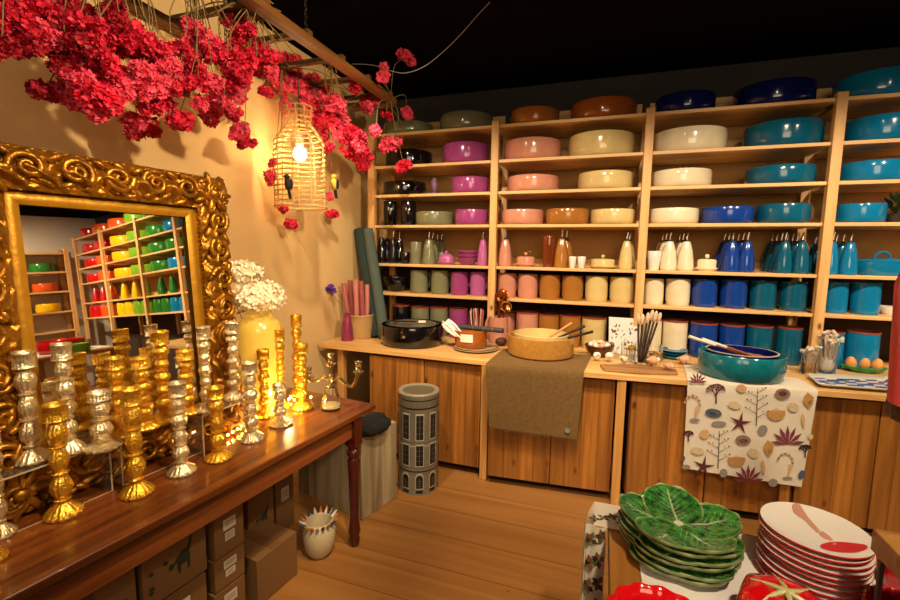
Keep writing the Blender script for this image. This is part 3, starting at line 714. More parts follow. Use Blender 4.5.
for k, (x0, y0, x1, y1, m_, lab) in enumerate(((540, 343, 572, 323, sw, 'pale wooden server handle leaning out of the caramel bowl'), (546, 343, 585, 326, sd, 'dark server leaning out of the caramel bowl, upper of two'), (550, 343, 593, 331.5, sd, 'dark server leaning out of the caramel bowl, lower of two'))):
    b0 = P(x0, y0, y=cy-.03+.02*k); t0 = P(x1, y1, y=cy+.02-.05*(k == 2)); b0.z = max(b0.z, z0+h*.55); ax = t0-b0; d = ax.normalized()
    o = MB().tube([Vector((0, 0, 0)), ax*.6, ax], [.006, .007, .0085], 10).ball(-d*.01, (.016, .006, .03), 14, R=d.to_track_quat('Z', 'Y').to_matrix()).build('salad_server', m_, None, b0)
    tag(o, lab, 'salad server')
# ---- shells, brushes, board
def board():
    pts = [K(600, 366.5), K(640, 366), K(676, 371), K(678, 375.5), K(640, 374.5), K(604, 371.5)]
    return MB().prism([(p_.x, p_.y) for p_ in pts][::-1], 0, .012)
o = board().build('serving_board', wood('rustic board', 'a87a48', '86592e', 'X', rough=.55), None, (0, 0, ZK+.0005), bevel=.003)
tag(o, 'rough brown wooden board carrying shells at the counter edge', 'board')
zb_ = ZK+.013
def shell_blob(mb, c, r, m=0):
    mb.ball(c, (r, r*.8, r*.55), 12, m, R=eul(random.uniform(-.5, .5), random.uniform(-.5, .5), random.uniform(0, 6)), rmod=lambda a, k: 1+.12*math.cos(7*a))
def spiral_shell(c, r, rot):
    mb = MB(); pts = []; rs = []
    for k in range(60):
        t = k/59; a = t*5*2*PI; q = r*(1-t)*.62; pts.append(Vector((q*math.cos(a), q*math.sin(a), r*2.1*t))); rs.append(r*.42*(1-t)+.001)
    mb.tube(pts, rs, 9); mb.xf(rot.to_4x4()); return mb
sh = [mat('shell cream', 'ecd8b8', .35, var=.2, vscale=80), mat('shell peach', 'e0a880', .35, var=.25, vscale=80), mat('shell white', 'efe8dc', .35, var=.1, vscale=60)]
q = K(599, 358); r = (P(615, 350, y=q.y).x-P(584, 350, y=q.y).x)/2
o = MB().lathe([(0, 0), (r*.5, .002), (r*.85, r*.35), (r, r*.75), (r*.97, r*.76), (r*.8, r*.4), (r*.4, .012), (0, .01)], 32, rmod=lambda a, k: 1+.03*math.sin(4*a)).build('coconut_bowl', mat('coconut shell', '5a2a12', .35, var=.3, vscale=50, coat=.4), None, (q.x, q.y+r*.7, ZK+.002))
tag(o, 'dark coconut shell bowl full of seashells', 'bowl')
for k in range(9):
    a = k*.7; rr = r*.55*(k > 0)
    c0 = Vector((q.x+rr*math.cos(a), q.y+r*.7+rr*math.sin(a), ZK+r*.82+(.012 if k == 0 else 0)))
    mb = MB(); shell_blob(mb, (0, 0, 0), .026)
    o = mb.build('seashell', sh[k % 3], None, c0, ang=60)
    tag(o, f'{("cream", "peach", "white")[k % 3]} seashell heaped in the coconut bowl', 'seashell', f'{("cream", "peach", "white")[k % 3]} shells in the coconut bowl')
for k, (px, py, rr, lab, ci) in enumerate(((597, 362.5, .024, 'white curled seashell left of the board edge pair', 2), (609, 362.5, .024, 'white speckled seashell beside the glass of yellow flowers', 2), (622, 366.5, .025, 'small brown white conch on the board, front middle', 0),
                                           (653, 368.5, .03, 'peach spiny shell on the right part of the board', 1), (671, 373.5, .024, 'flat peach shell at the right end of the board', 1), (686, 365, .03, 'dusty pink shell beside the teal bowl', 1), (657, 366, .018, 'small white spiny shell behind the peach one', 2))):
    q2 = K(px, py); mb = spiral_shell(None, rr, eul(PI/2-.2, 0, random.uniform(0, 6)))
    zl = min(p_[2] for p_ in mb.v); on_board = 618 < px < 680 and py > 363
    o = mb.build('seashell', sh[ci], None, (q2.x, q2.y+.02, (zb_ if px < 684 and py > 362 else ZK)-zl+.0005), ang=60); tag(o, lab, 'seashell')
# standing printed paper bag
q = K(622, 356); yb2 = q.y+.06
p0, p1 = P(608.5, 355, y=yb2), P(641, 357, y=yb2); tl, tr = P(609, 317, y=yb2+.03), P(640, 319, y=yb2+.03)
p0.z = p1.z = ZK+.0005
mb = MB(); mb.poly([p0, p1, tr, tl]); bk = Vector((0, .05, 0)); mb.poly([p1+bk, p0+bk, tl+bk*.2, tr+bk*.2]); mb.poly([p0+bk, p0, tl, tl+bk*.2]); mb.poly([p1, p1+bk, tr+bk*.2, tr])
for k in range(34):
    u, v = random.uniform(.08, .92), random.uniform(.06, .94)
    c0 = p0.lerp(p1, u).lerp(tl.lerp(tr, u), v)+Vector((0, -.0012, 0)); a = random.uniform(0, 6); w = random.uniform(.006, .017); kx = random.choice((.35, .6))
    mb.poly([c0+Vector((math.cos(a)*w*math.cos(t)-math.sin(a)*w*kx*math.sin(t), 0, math.sin(a)*w*math.cos(t)+math.cos(a)*w*kx*math.sin(t))) for t in [2*PI*j/10 for j in range(10)]], 1+k % 3)
tag(mb.build('paper_bag', [mat('bag white', 'e2ddd2', .8, var=.05), mat('print grey', '6f7072', .8), mat('print brown', '7a5a3c', .8), mat('print sand', 'b8a888', .8)], None), 'white paper bag printed with grey shells standing behind the coconut bowl', 'bag')
# yellow flower glass, brush jar
def glass_jar(px, xl, xr, yb, yt, label, cat='glass jar', name='glass_jar'):
    q = K(px, yb); cy = q.y+.03; q.x = MIDX(xl, xr, yb-10, cy); r = RAD(xl, xr, yb-10, q.x, cy); h = P(px, yt, y=cy).z-ZK
    o = MB().lathe([(0, 0), (r*.9, 0), (r, .006), (r, h), (r*.95, h), (r*.94, .01), (0, .008)], 32).build(name, glass, None, (q.x, cy, ZK+.001))
    tag(o, label, cat); return q.x, cy, r, h
x_, y_, r_, h_ = glass_jar(631, 621, 641, 362, 343, 'clear tumbler of yellow dried flowers behind the board')
for k in range(10):
    a = k*2.4; rr = r_*.5*math.sqrt(k/10)
    mb = MB(); mb.tube([(0, 0, 0), (0, 0, h_*.5)], .0015, 5, 1)
    for j in range(14):
        e, b_ = random.uniform(-.3, 1.5), random.uniform(0, 6.3); n = Vector((math.cos(b_)*math.cos(e), math.sin(b_)*math.cos(e), math.sin(e))); w = n.orthogonal().normalized()*.005
        c0 = Vector((0, 0, h_*.5)); mb.poly([c0, c0+n*.009-w, c0+n*.015, c0+n*.009+w])
    o = mb.build('dried_flower', [mat('yellow petal', 'd8a020', .6, var=.3, island=.3), mat('stem green', '5a5a2a')], None, (x_+rr*math.cos(a), y_+rr*math.sin(a), ZK+.012+random.uniform(0, .02)))
    tag(o, 'yellow dried flower head in the clear tumbler', 'flower', 'yellow flowers in the tumbler')
x_, y_, r_, h_ = glass_jar(641, 634, 649, 365, 344, 'clear glass jar holding dark handled brushes')
br = mat('brush head cream', 'e6c8a0', .7, var=.2, vscale=60); hd = mat('dark bark handle', '4a3a2c', .6, var=.3, vscale=60)
for k, (xt, yt, w) in enumerate(((638.5, 313, 'leftmost'), (643, 314, 'second from the left'), (648.5, 312, 'in the middle, front'), (653, 309, 'tallest at the back'), (657, 310, 'second from the right'), (661, 312, 'rightmost'))):
    b0 = Vector((x_+(k-2.5)*.006, y_+(k % 2)*.012-.006, ZK+.014)); t0 = P(xt, yt, y=y_+.03*(k % 2)); ax = t0-b0; d = ax.normalized()
    T = thing('pastry_brush', f'dark handled brush with cream head in the glass jar, {w}', 'brush', b0, 0, 'brushes in the glass jar')
    MB().tube([Vector((0, 0, 0)), ax*.4, ax*.78], [.004, .006, .0065], 8).build('handle', hd, T)
    MB().ball(ax*.88, (.0125, .011, .034), 14, R=d.to_track_quat('Z', 'Y').to_matrix(), rmod=lambda a, k: 1+.08*math.sin(5*a)).build('head', br, T)
x_, y_, r_, h_ = glass_jar(654, 645.5, 663, 361.5, 345, 'low clear glass dish with beige sand beside the teal saucers')
o = MB().lathe([(0, 0), (r_*.9, 0), (r_*.9, h_*.45), (0, h_*.55)], 24).build('sand_filling', mat('beige sand', 'cda060', .9, var=.2, vscale=80), None, (x_, y_, ZK+.0105)); tag(o, 'beige sand filling the low glass dish', 'sand')
q = K(675, 360.5); r = (K(688, 356).x-K(662, 356).x)/2
for k in range(3):
    o = MB().lathe([(0, 0), (r*.7, 0), (r*.8, .003), (r, .019), (r*.99, .021), (r*.75, .008), (0, .006)], 40).build('saucer', glaze('teal'), None, (q.x, q.y+r*.9, ZK+.0165*k+.0005))
    tag(o, f'teal saucer, {("bottom", "middle", "top")[k]} of a stack of three in front of the ivory jug', 'saucer', 'stacked teal saucers')

# ---- shell print cloth and teal bowl
sc_m = fabric('shell cloth white', 'd8ccb6', var=.04, bs=500)
Lx, Rx = K(688, 380.5).x, K(817.5, 390).x
rowsS = [((Lx+.03, ey(Lx)+.33, ZK+.004), (Rx-.01, ey(Rx)+.2, ZK+.004)), ((Lx, ey(Lx)-.002, ZK+.004), (Rx, ey(Rx)-.002, ZK+.004)),
         ((Lx, ey(Lx)-.008, ZK-.008), (Rx, ey(Rx)-.008, ZK-.008)), (front(683, 468), front(801.5, 487))]
pm = ['5a1f24', '7a2c3c', 'b88848', '8a8078', '4a5468', 'c8b48c', '5c4434', '33261e', 'c8a070', '8a6a5c']
pmats = [sc_m]+[mat('print '+c_, c_, .85, var=.15, vscale=90) for c_ in pm]
def shell_print(mb):
    pl = None
    A = Vector(rowsS[2][0]); Bv = Vector(rowsS[2][1]); Cv = Vector(rowsS[3][0]); N = (Bv-A).cross(Cv-A).normalized()
    if N.y > 0: N = -N
    def W(x, y): return PP(680+x/5, 370+y/5, A, N)+N*.0075
    def pol(pts, m_): mb.poly([W(*p_) for p_ in pts], m_)
    def ell(cx, cy, a, b_, m_, rot=0, n=14, k=None):
        pol([(cx+a*math.cos(t)*math.cos(rot)-b_*math.sin(t)*math.sin(rot), cy+a*math.cos(t)*math.sin(rot)+b_*math.sin(t)*math.cos(rot)) for t in [2*PI*j/n for j in range(n)]], m_)
    def strip(x0, y0, x1, y1, w0, w1, m_):
        dx_, dy_ = x1-x0, y1-y0; l = math.hypot(dx_, dy_) or 1; nx, ny = -dy_/l, dx_/l
        pol([(x0+nx*w0, y0+ny*w0), (x1+nx*w1, y1+ny*w1), (x1-nx*w1, y1-ny*w1), (x0-nx*w0, y0-ny*w0)], m_)
    def coral(cx, cy, sz, m_, depth=4, ang=-PI/2, l=None, w=4):
        l = sz*.42 if l is None else l
        x1, y1 = cx+l*math.cos(ang), cy+l*math.sin(ang); strip(cx, cy, x1, y1, w, w*.75, m_)
        if depth > 0:
            for da in (-.62, .08, .6): coral(x1, y1, sz, m_, depth-1, ang+da+random.uniform(-.15, .15), l*.66, w*.72)
        else: ell(x1, y1, 2.2, 2.2, m_, 0, 6)
    def twig(cx, cy, hgt, m_):
        strip(cx, cy, cx+8, cy-hgt, 2.2, 1.2, m_)
        for k in range(7):
            t = .2+.11*k; x0, y0 = cx+8*t, cy-hgt*t; sd_ = (-1) ** k; L = hgt*.33*(1-.4*t)
            strip(x0, y0, x0+sd_*L, y0-L*.55, 1.6, .8, m_); ell(x0+sd_*L, y0-L*.6, 4, 4, m_, 0, 7); ell(x0+sd_*L*.6, y0-L*.55, 3.2, 3.2, m_, 0, 7)
    def star(cx, cy, r, m_):
        pts = []
        for k in range(10):
            a_ = -PI/2+.2+k*PI/5; rr = r if k % 2 == 0 else r*.24; pts.append((cx+rr*math.cos(a_), cy+rr*math.sin(a_)))
        c_ = (cx, cy)
        for k in range(10): pol([c_, pts[k], pts[(k+1) % 10]], m_)
    def weed(cx, cy, r, m_):
        for k in range(7):
            a_ = -PI+.15+k*(PI-.3)/6; ex, ey_ = cx+r*math.cos(a_), cy+r*math.sin(a_)*1.1
            mx_, my_ = cx+(ex-cx)*.6, cy+(ey_-cy)*.6; nx, ny = -math.sin(a_)*r*.11, math.cos(a_)*r*.11
            pol([(cx, cy), (mx_+nx, my_+ny), (ex, ey_), (mx_-nx, my_-ny)], m_)
    def fan(cx, cy, r, m1, m2):
        pts = [(cx+r*math.cos(t), cy-r*.15-r*.8*math.sin(t)) for t in [(-.35+k*(PI+.7)/12) for k in range(13)]]
        pts = [(x, 2*cy-y-r*.2) for x, y in pts]
        pol(pts, m1)
        for k in range(1, 12, 2): strip(cx, cy-r*.55, pts[k][0]*.96+cx*.04, pts[k][1]*.96+cy*.04, 1, 1.6, m2)
    for cx, cy, sz in ((178, 165, 92), (40, 355, 50), (622, 435, 60)): coral(cx, cy, sz, 1 if cx != 622 else 8)
    twig(378, 275, 190, 8); twig(187, 490, 190, 8)
    star(298, 262, 62, 1); star(115, 480, 60, 1)
    weed(535, 370, 88, 2); weed(338, 555, 80, 2)
    weed(85, 62, 50, 2)
    fan(478, 215, 46, 3, 9); fan(280, 448, 44, 3, 9)
    for cx, cy, a_, b_, m_, rot in ((305, 90, 26, 20, 9, .2), (270, 175, 34, 18, 6, .2), (165, 213, 42, 22, 5, .15), (168, 213, 24, 12, 4, .15), (192, 267, 38, 15, 4, 0), (120, 318, 25, 24, 9, 0), (85, 402, 36, 18, 6, .15),
                                    (510, 117, 39, 27, 10, 0), (510, 117, 22, 14, 7, 0), (313, 348, 39, 26, 10, .1), (313, 350, 22, 14, 2, .1), (410, 298, 24, 27, 4, .6), (564, 184, 28, 23, 6, .4), (364, 414, 30, 24, 6, .4),
                                    (612, 250, 9, 36, 9, -.1), (413, 482, 9, 36, 9, -.1), (215, 512, 20, 22, 4, 0), (462, 560, 24, 20, 4, 0), (28, 482, 22, 12, 4, 0), (648, 330, 14, 14, 6, 0), (605, 520, 16, 24, 5, .4), (16, 438, 8, 12, 5, 0)):
        ell(cx, cy, a_, b_, m_, rot)
    for cx, cy in ((640, 150), (441, 388)):
        pol([(cx-6, cy-42), (cx+26, cy-16), (cx+20, cy+18), (cx+2, cy+44), (cx-26, cy+8), (cx-22, cy-18)], 3); ell(cx+4, cy+12, 10, 16, 6, .4)
    for cx, cy in ((78, 200), (540, 490)):
        for k in range(12):
            t = k/11; a_ = -2.9+t*3.0; ell(cx-18+38*math.cos(a_), cy-30+44*math.sin(a_), 7, 5, 10 if k % 2 else 9, a_, 7)
        strip(cx+12, cy-20, cx-4, cy+40, 12, 4, 9); ell(cx-6, cy+48, 26, 9, 4, 0); 
o, fnS = runner('table_runner', 'white cloth printed with shells and corals hanging over the counter edge', 'cloth', rowsS, sc_m, wave=.004, mats=pmats, extra=shell_print)
# oval teal bowl with nested navy one and spoons
lp, rp = K(697, 362), K(788.5, 370)
q = K(740, 384.5); cy = q.y+.16; cx = MIDX(696, 789, 365, cy); r = RAD(696, 789, 365, cx, cy)*.985; z0 = ZK+.0055
h = P(742, 358.5, y=cy-r*.85).z-z0
tb = mat('teal glaze deep', '12707a', .18, coat=.5, var=.25, vscale=30)
sy = .84
o = MB().lathe([(0, 0), (r*.9, 0), (r*.96, h*.1), (r, h*.5), (r*.985, h*.96), (r*.96, h), (r*.935, h*.95), (r*.93, h*.2), (0, h*.1)], 64, sy=sy).build('serving_bowl', tb, None, (cx, cy, z0))
tag(o, 'large teal oval serving bowl on the shell print cloth', 'bowl')
o = MB().lathe([(0, 0), (r*.7, 0), (r*.8, h*.4), (r*.82, h*.92), (r*.83, h*.96), (r*.79, h*.96), (r*.76, h*.5), (0, h*.2)], 56, sy=sy, mf=lambda k: 1 if k in (3, 4) else 0).build('serving_bowl', [glaze('navy'), mat('cream rim', 'd8c8a0', .3)], None, (cx, cy, z0+h*.1+.001))
tag(o, 'navy bowl with cream rim nested in the teal serving bowl', 'bowl')
for k, (x0, y0, x1, y1, lab) in enumerate(((748, 356, 689, 336.5, 'wooden spoon with white handle in the teal bowl, left one'), (757, 357.5, 702, 339, 'wooden spoon with white handle in the teal bowl, right one'))):
    b0 = P(x0, y0, y=cy+.01); t0 = P(x1, y1, y=cy-.05+.02*k); b0.z = max(b0.z, z0+h*.8); ax = t0-b0; d = ax.normalized()
    T = thing('salad_server', lab, 'spoon', b0)
    MB().ball(-d*.02, (.02, .007, .045), 14, R=d.to_track_quat('Z', 'X').to_matrix()).tube([Vector((0, 0, 0)), ax*.55], [.006, .007], 10).build('wooden_end', mat('walnut spoon', '8a4e26', .45, var=.15, vscale=40), T)
    MB().tube([ax*.55, ax], [.0075, .009], 10).build('handle', mat('bone handle', 'e8dcc4', .35), T)
# coral stem jars, tray, eggs
def stem_jar(px, xl, xr, yb, yt, label, n, yst, seed):
    rnd = random.Random(seed)
    x_, y_, r_, h_ = glass_jar(px, xl, xr, yb, yt, label)
    for k in range(n):
        a = rnd.uniform(0, 6.3); rr = r_*.6*math.sqrt(rnd.random())
        b0 = Vector((x_+rr*math.cos(a)*.6, y_+rr*math.sin(a)*.6, ZK+.016)); lean = r_*1.5/ max(.01, h_)*rnd.uniform(.5, 1.3)*rr/r_
        hh_ = (P(px, yst, y=y_).z-ZK)*rnd.uniform(.72, 1)
        t0 = Vector((math.cos(a)*lean*hh_*.7, math.sin(a)*lean*hh_*.7, hh_-.02))
        mb = MB().tube([Vector((0, 0, 0)), t0*.6, t0], [.003, .0045, .005], 7)
        for j in range(4): mb.ball(t0+Vector((rnd.uniform(-.009, .009), rnd.uniform(-.009, .009), rnd.uniform(-.008, .008))), rnd.uniform(.006, .011), 8)
        o = mb.build('coral_stem', mat('bleached coral', 'dcc8ac', .7, var=.25, vscale=90), None, b0)
        tag(o, 'bleached coral tipped stem standing in a ' + ('small glass jar' if px < 815 else 'wide glass jar'), 'coral stem', 'coral stems in the ' + ('small jar' if px < 815 else 'wide jar'))
    return x_, y_, r_, h_
x_, y_, r_, h_ = stem_jar(808.5, 800, 817.5, 375.5, 349, 'small clear glass jar of coral stems and amber shell at the counter edge', 11, 345, 3)
o = MB().ball((0, 0, 0), (r_*.55, r_*.5, .03), 14).build('seashell', mat('amber shell', 'd8a050', .4, var=.25, vscale=60), None, (x_, y_, ZK+.043)); tag(o, 'amber shell at the bottom of the small glass jar', 'seashell')
x_, y_, r_, h_ = stem_jar(826.5, 816.5, 837, 374, 342, 'wide clear glass jar of coral stems behind the tray', 20, 330, 5)
o = MB().ball((0, 0, 0), (r_*.8, r_*.7, .042), 18).build('seashell', sh[2], None, (x_, y_, ZK+.052)); tag(o, 'large white shell inside the wide glass jar', 'seashell')
# tray
A_, B_, C_, D_ = K(806, 377.5), K(887, 380), K(895, 394.5), K(818, 388)
mb = MB()
def tray_fn(u, v):
    u2, v2 = u, v
    p_ = (A_.lerp(B_, u)).lerp(D_.lerp(C_, u), v); e = min(u, 1-u, v, 1-v); p_.z = ZK+.006+ (.016 if e < .001 else .004 if e < .07 else 0); return p_
mb.grid(tray_fn, 14, 8, mf=lambda u, v: 1 if (int(u*14)*7+int(v*8)*5) % 9 < 5 and .04 < u < .93 and .05 < v < .85 else (2 if (int(u*14)*5+int(v*8)*3) % 7 == 1 and .08 < u < .93 and .05 < v < .85 else 0))
o = mb.build('serving_tray', [mat('tray white', 'd5d0c0', .3, coat=.3), mat('tray blue print', '24419a', .3, coat=.3, var=.3, vscale=60), mat('tray green print', '2a7a70', .3, coat=.3)], None, solid=.004)
tag(o, 'blue and white patterned tray at the right end of the counter', 'tray')
# egg holder
q = K(864, 375.5); q.x = MIDX(843, 885, 370, q.y+.09)
wv = MB().lathe([(0, 0), (.06, .002), (.085, .016), (.098, .03), (.094, .033), (.07, .017), (0, .008)], 64, sy=.62, rmod=lambda a, k: 1+(.09*math.cos(10*a) if k in (2, 3, 4) else 0))
o = wv.build('egg_dish', mat('green glaze', '1c8a52', .2, coat=.5), None, (q.x, q.y+.09, ZK+.002)); tag(o, 'wavy green dish holding three eggs on the counter', 'dish')
for k, (dx_, dy_, w) in enumerate(((-.06, 0, 'left'), (.006, .012, 'middle'), (.054, -.006, 'right'))):
    o = MB().lathe([(0, -.0378)]+[(.026*math.sin(t)*(1+.12*math.cos(t)), -.032*math.cos(t)*(1.0 if math.cos(t) > 0 else 1.18)) for t in [PI*j/14 for j in range(1, 14)]]+[(0, .0325)], 20, R=eul(.15, .1*(k-1), 0)).build('egg', mat('brown egg', 'd8944c', .45, var=.08, sub=.1), None, (q.x+dx_, q.y+.09+dy_, ZK+.046))
    tag(o, f'brown egg in the wavy green dish, {w} of three', 'egg', 'eggs in the green dish')
# printed tin on the floor
base = P(418, 497, z=0); r = (P(438.3, 488, y=base.y+.1).x-P(398, 488, y=base.y+.1).x)/2*.99; cy = base.y+r*.95; h = P(418, 396.5, y=cy-r).z; r = RAD(398, 438.3, 470, base.x, cy); base.x = MIDX(398, 438.3, 470, cy)
T = thing('umbrella_stand', 'grey cylindrical tin printed with palace facade windows on the floor', 'tin', (base.x, cy, 0))
tn = mat('tin grey print', '8c8674', .4, coat=.2, var=.12, vscale=12); tk = mat('tin dark print', '1c1a17', .45, coat=.2); tl_ = mat('tin mid print', '6c6758', .45, coat=.2); tw = mat('tin light print', 'c2bca8', .4, coat=.2)
mb = MB(); mb.lathe([(0, 0), (r, 0), (r, h*.965), (r*1.015, h*.97), (r*1.015, h*.99), (r*.97, h), (r*.8, h*.995), (r*.78, h*.985), (0, h*.985)], 64)
mb.build('body', tn, T)
mb = MB(); R1 = r+.0008
def patch(a0, a1, z0, z1, m_, arch=False):
    n = 6; i = []
    for k in range(n+1):
        a = a0+(a1-a0)*k/n; zt = z1
        if arch: zt = z1+ (a1-a0)*.5*r*math.sqrt(max(0, 1-((k/n-.5)*2)**2))
        i.append((R1*math.cos(a), R1*math.sin(a), z0, zt))
    for k in range(n): mb.poly([(i[k][0], i[k][1], i[k][2]), (i[k+1][0], i[k+1][1], i[k+1][2]), (i[k+1][0], i[k+1][1], i[k+1][3]), (i[k][0], i[k][1], i[k][3])], m_)
NW = 9
for k in range(NW):
    a0 = 2*PI*k/NW+.12; w = .34
    global_R = R1
    for z0, z1, ar in ((.56, .80, False), (.30, .50, False), (.07, .17, True)):
        patch(a0-.035, a0+w+.035, (z0-.01)*h, (z1+.015)*h, 2, ar); R1 = r+.0014; patch(a0, a0+w, z0*h, z1*h, 0, ar)
        R1 = r+.002; patch(a0+w*.47, a0+w*.53, z0*h, z1*h, 1)
        for q_ in range(1, 4): patch(a0, a0+w, (z0+(z1-z0)*q_/4)*h-.0012, (z0+(z1-z0)*q_/4)*h+.0012, 1)
        R1 = r+.0008
    patch(a0, a0+w, .02*h, .05*h, 0); 
    patch(a0-.12, a0-.1, .53*h, .84*h, 1); 
for z0, z1, m_ in ((.855, .87, 0), (.935, .945, 0), (.525, .532, 1), (.27, .277, 1), (.235, .247, 0), (.215, .22, 1), (.06, .064, 1), (.49, .5, 2)):
    for k in range(8): patch(2*PI*k/8, 2*PI*(k+1)/8, z0*h, z1*h, m_)
for k in range(44): patch(2*PI*k/44, 2*PI*(k+.55)/44, .88*h, .925*h, 1)
mb.build('facade_print', [tk, tl_, tw], T)
MB().lathe([(0, h*.9865), (r*.77, h*.9865), (r*.77, h*.988), (0, h*.988)], 40).build('lid_disc', mat('tin lid', '5c5a46', .4), T)
# ------------------------------------------------------------------ left table (turned about -6.4 degrees)
ZT = .65; YAW = math.radians(-6.4)
DD = Vector((-math.sin(YAW), math.cos(YAW), 0)); WW = Vector((-math.cos(YAW), -math.sin(YAW), 0))   # along the table, towards the wall
CR = P(376, 404, z=ZT)
TAB = thing('console_table', 'long reddish brown wooden table with turned legs carrying candlesticks and the gilt mirror', 'table', (CR.x, CR.y, 0), YAW)
TLN, TW = 2.0, .62
top_m = wood('table top wood', '8e4c1e', '47200b', 'Y', 'X', .155, rough=.3, coat=.5, pvar=.12)
MB().box((-TW/2, -TLN/2, ZT-.0125), (TW, TLN, .025)).build('tabletop', top_m, TAB, bevel=.004)
ap = MB(); ap.box((-.035, -TLN/2, ZT-.07), (.022, TLN-.2, .09)); ap.box((-TW+.035, -TLN/2, ZT-.07), (.022, TLN-.2, .09))
ap.box((-TW/2, -.11, ZT-.07), (TW-.12, .022, .09)); ap.box((-TW/2, -TLN+.11, ZT-.07), (TW-.12, .022, .09))
ap.build('apron', mahog, TAB, bevel=.002)
lg = P(357.5, 546, z=0); loc = (lg-CR); lx, ly = loc.dot(Vector((math.cos(YAW), math.sin(YAW), 0))), loc.dot(DD)
lx = max(min(lx, -.035), -.08); ly = max(min(ly, -.06), -.14)
lp_ = [(0, 0), (.018, 0), (.022, .015), (.026, .035), (.02, .05), (.028, .075), (.024, .1), (.02, .15), (.026, .36), (.029, .42), (.022, .435), (.032, .45), (.032, .465), (.024, .475), (.03, .49), (.03, .5), (0, .5)]
leg_me = MB().lathe(lp_, 24).box((0, 0, .56), (.055, .055, .13)).mesh('leg', mahog_leg)
for x, y in ((lx, ly), (-TW-lx, ly), (lx, -TLN-ly), (-TW-lx, -TLN-ly)): put('leg', leg_me, TAB, (x, y, 0))

# ------------------------------------------------------------------ gilt mirror standing on the table
ma, mb_ = math.radians(-6.4), math.radians(3.5)
MN = Vector((math.cos(ma)*math.cos(mb_), math.sin(ma)*math.cos(mb_), math.sin(mb_)))
MU = MN.cross(DD)
MP = Vector((-1.48, 1.0, 1.2))
def ML(px, py):
    q = PP(px, py, MP, MN)-MP; return q.dot(DD), q.dot(MU)
uL, vT1 = ML(15, 204); uR, vT2 = ML(184, 216); uo, vo = ML(218, 181); ut, _ = ML(199, 209)
vT = (vT1+vT2)/2; fw = uo-uR; v0 = -(MP.z-ZT)/MU.z+.004; fb = fw*.9
vB = v0+fb
print('MIRROR', uL, uR, uo, vT, vo, v0, 'frame', fw, vo-vT)
MIR = thing('gilt_mirror', 'large mirror in an ornate carved gilt baroque frame standing behind the candlesticks', 'mirror', MP)
MIR.rotation_mode = 'QUATERNION'
MIR.rotation_quaternion = Matrix((DD, -MN, MU)).transposed().to_quaternion()
gold = mat('old gilt', 'a8701c', .34, .75, var=.4, vscale=26, bump=.4, bscale=70)
gold_flat = mat('flat gilt', 'b8821f', .38, .55, var=.15, vscale=20, bump=.15, bscale=50)
MB().box(((uL+uR)/2, .004, (vT+vB)/2), (uR-uL+.03, .006, vT-vB+.03)).build('mirror_glass', mat('mirror silvering', 'f2efe8', .01, 1., var=0), MIR)
MB().box(((uL+uR)/2, .022, (vo+v0)/2), (uR-uL+fw*1.7, .02, vo-v0-.03)).build('back_panel', mat('frame back', '3a2412', .7), MIR)
OW = dict(L=fw, R=fw, T=vo-vT, B=fb)
I4 = [(uL, vB), (uR, vB), (uR, vT), (uL, vT)]; O4 = [(uL-fw, v0), (uR+fw, v0), (uR+fw, vo), (uL-fw, vo)]
def frame_strip(t0, t1, hf, name, m_, nt=12, ns=90):
    mb = MB()
    for k in range(4):
        a0, a1 = Vector(I4[k]), Vector(I4[(k+1) % 4]); b0, b1 = Vector(O4[k]), Vector(O4[(k+1) % 4]); L = (a1-a0).length
        def fn(u, v):
            t = t0+(t1-t0)*v; p_ = a0.lerp(a1, u).lerp(b0.lerp(b1, u), t); sl = (a0-b0).length
            q = b0.lerp(b1, u); arc = (q-b0).length
            hh_ = hf(t, arc, v, k)
            return (p_.x, -hh_, p_.y)
        mb.grid(fn, ns, nt)
    return mb.build(name, m_, MIR, ang=70)
frame_strip(-.02, .24, lambda t, s_, v, k: .012+.006*math.sin(PI*min(1, max(0, v))), 'inner_trim', gold_flat, 6, 4)
def carve(t, s_, v, k):
    base = .018+.036*math.sin(PI*(.12+.86*v))**.8
    edge = .35+.65*math.sin(PI*v)
    w1 = math.sin(s_*2*PI/.115+2.2*math.sin(v*5+k)); w2 = math.sin(s_*2*PI/.043-v*9); w3 = math.cos(v*15+1.5*math.sin(s_*2*PI/.115))
    return max(.004, base+edge*(.010*w1+.006*w2*(1-abs(w1))+.009*w3))
frame_strip(.22, 1, carve, 'carved_moulding', gold, 26, 150)
def bead(t, s_, v, k): return .008+.02*math.sin(PI*v)*(.55+.45*abs(math.sin(s_*PI/.026)))
frame_strip(.93, 1.05, bead, 'outer_beading', gold, 5, 170)
frame_strip(.23, .34, lambda t, s_, v, k: .012+.018*math.sin(PI*v)*(.4+.6*abs(math.sin(s_*PI/.02))), 'inner_beading', gold, 5, 170)
sc2 = MB()
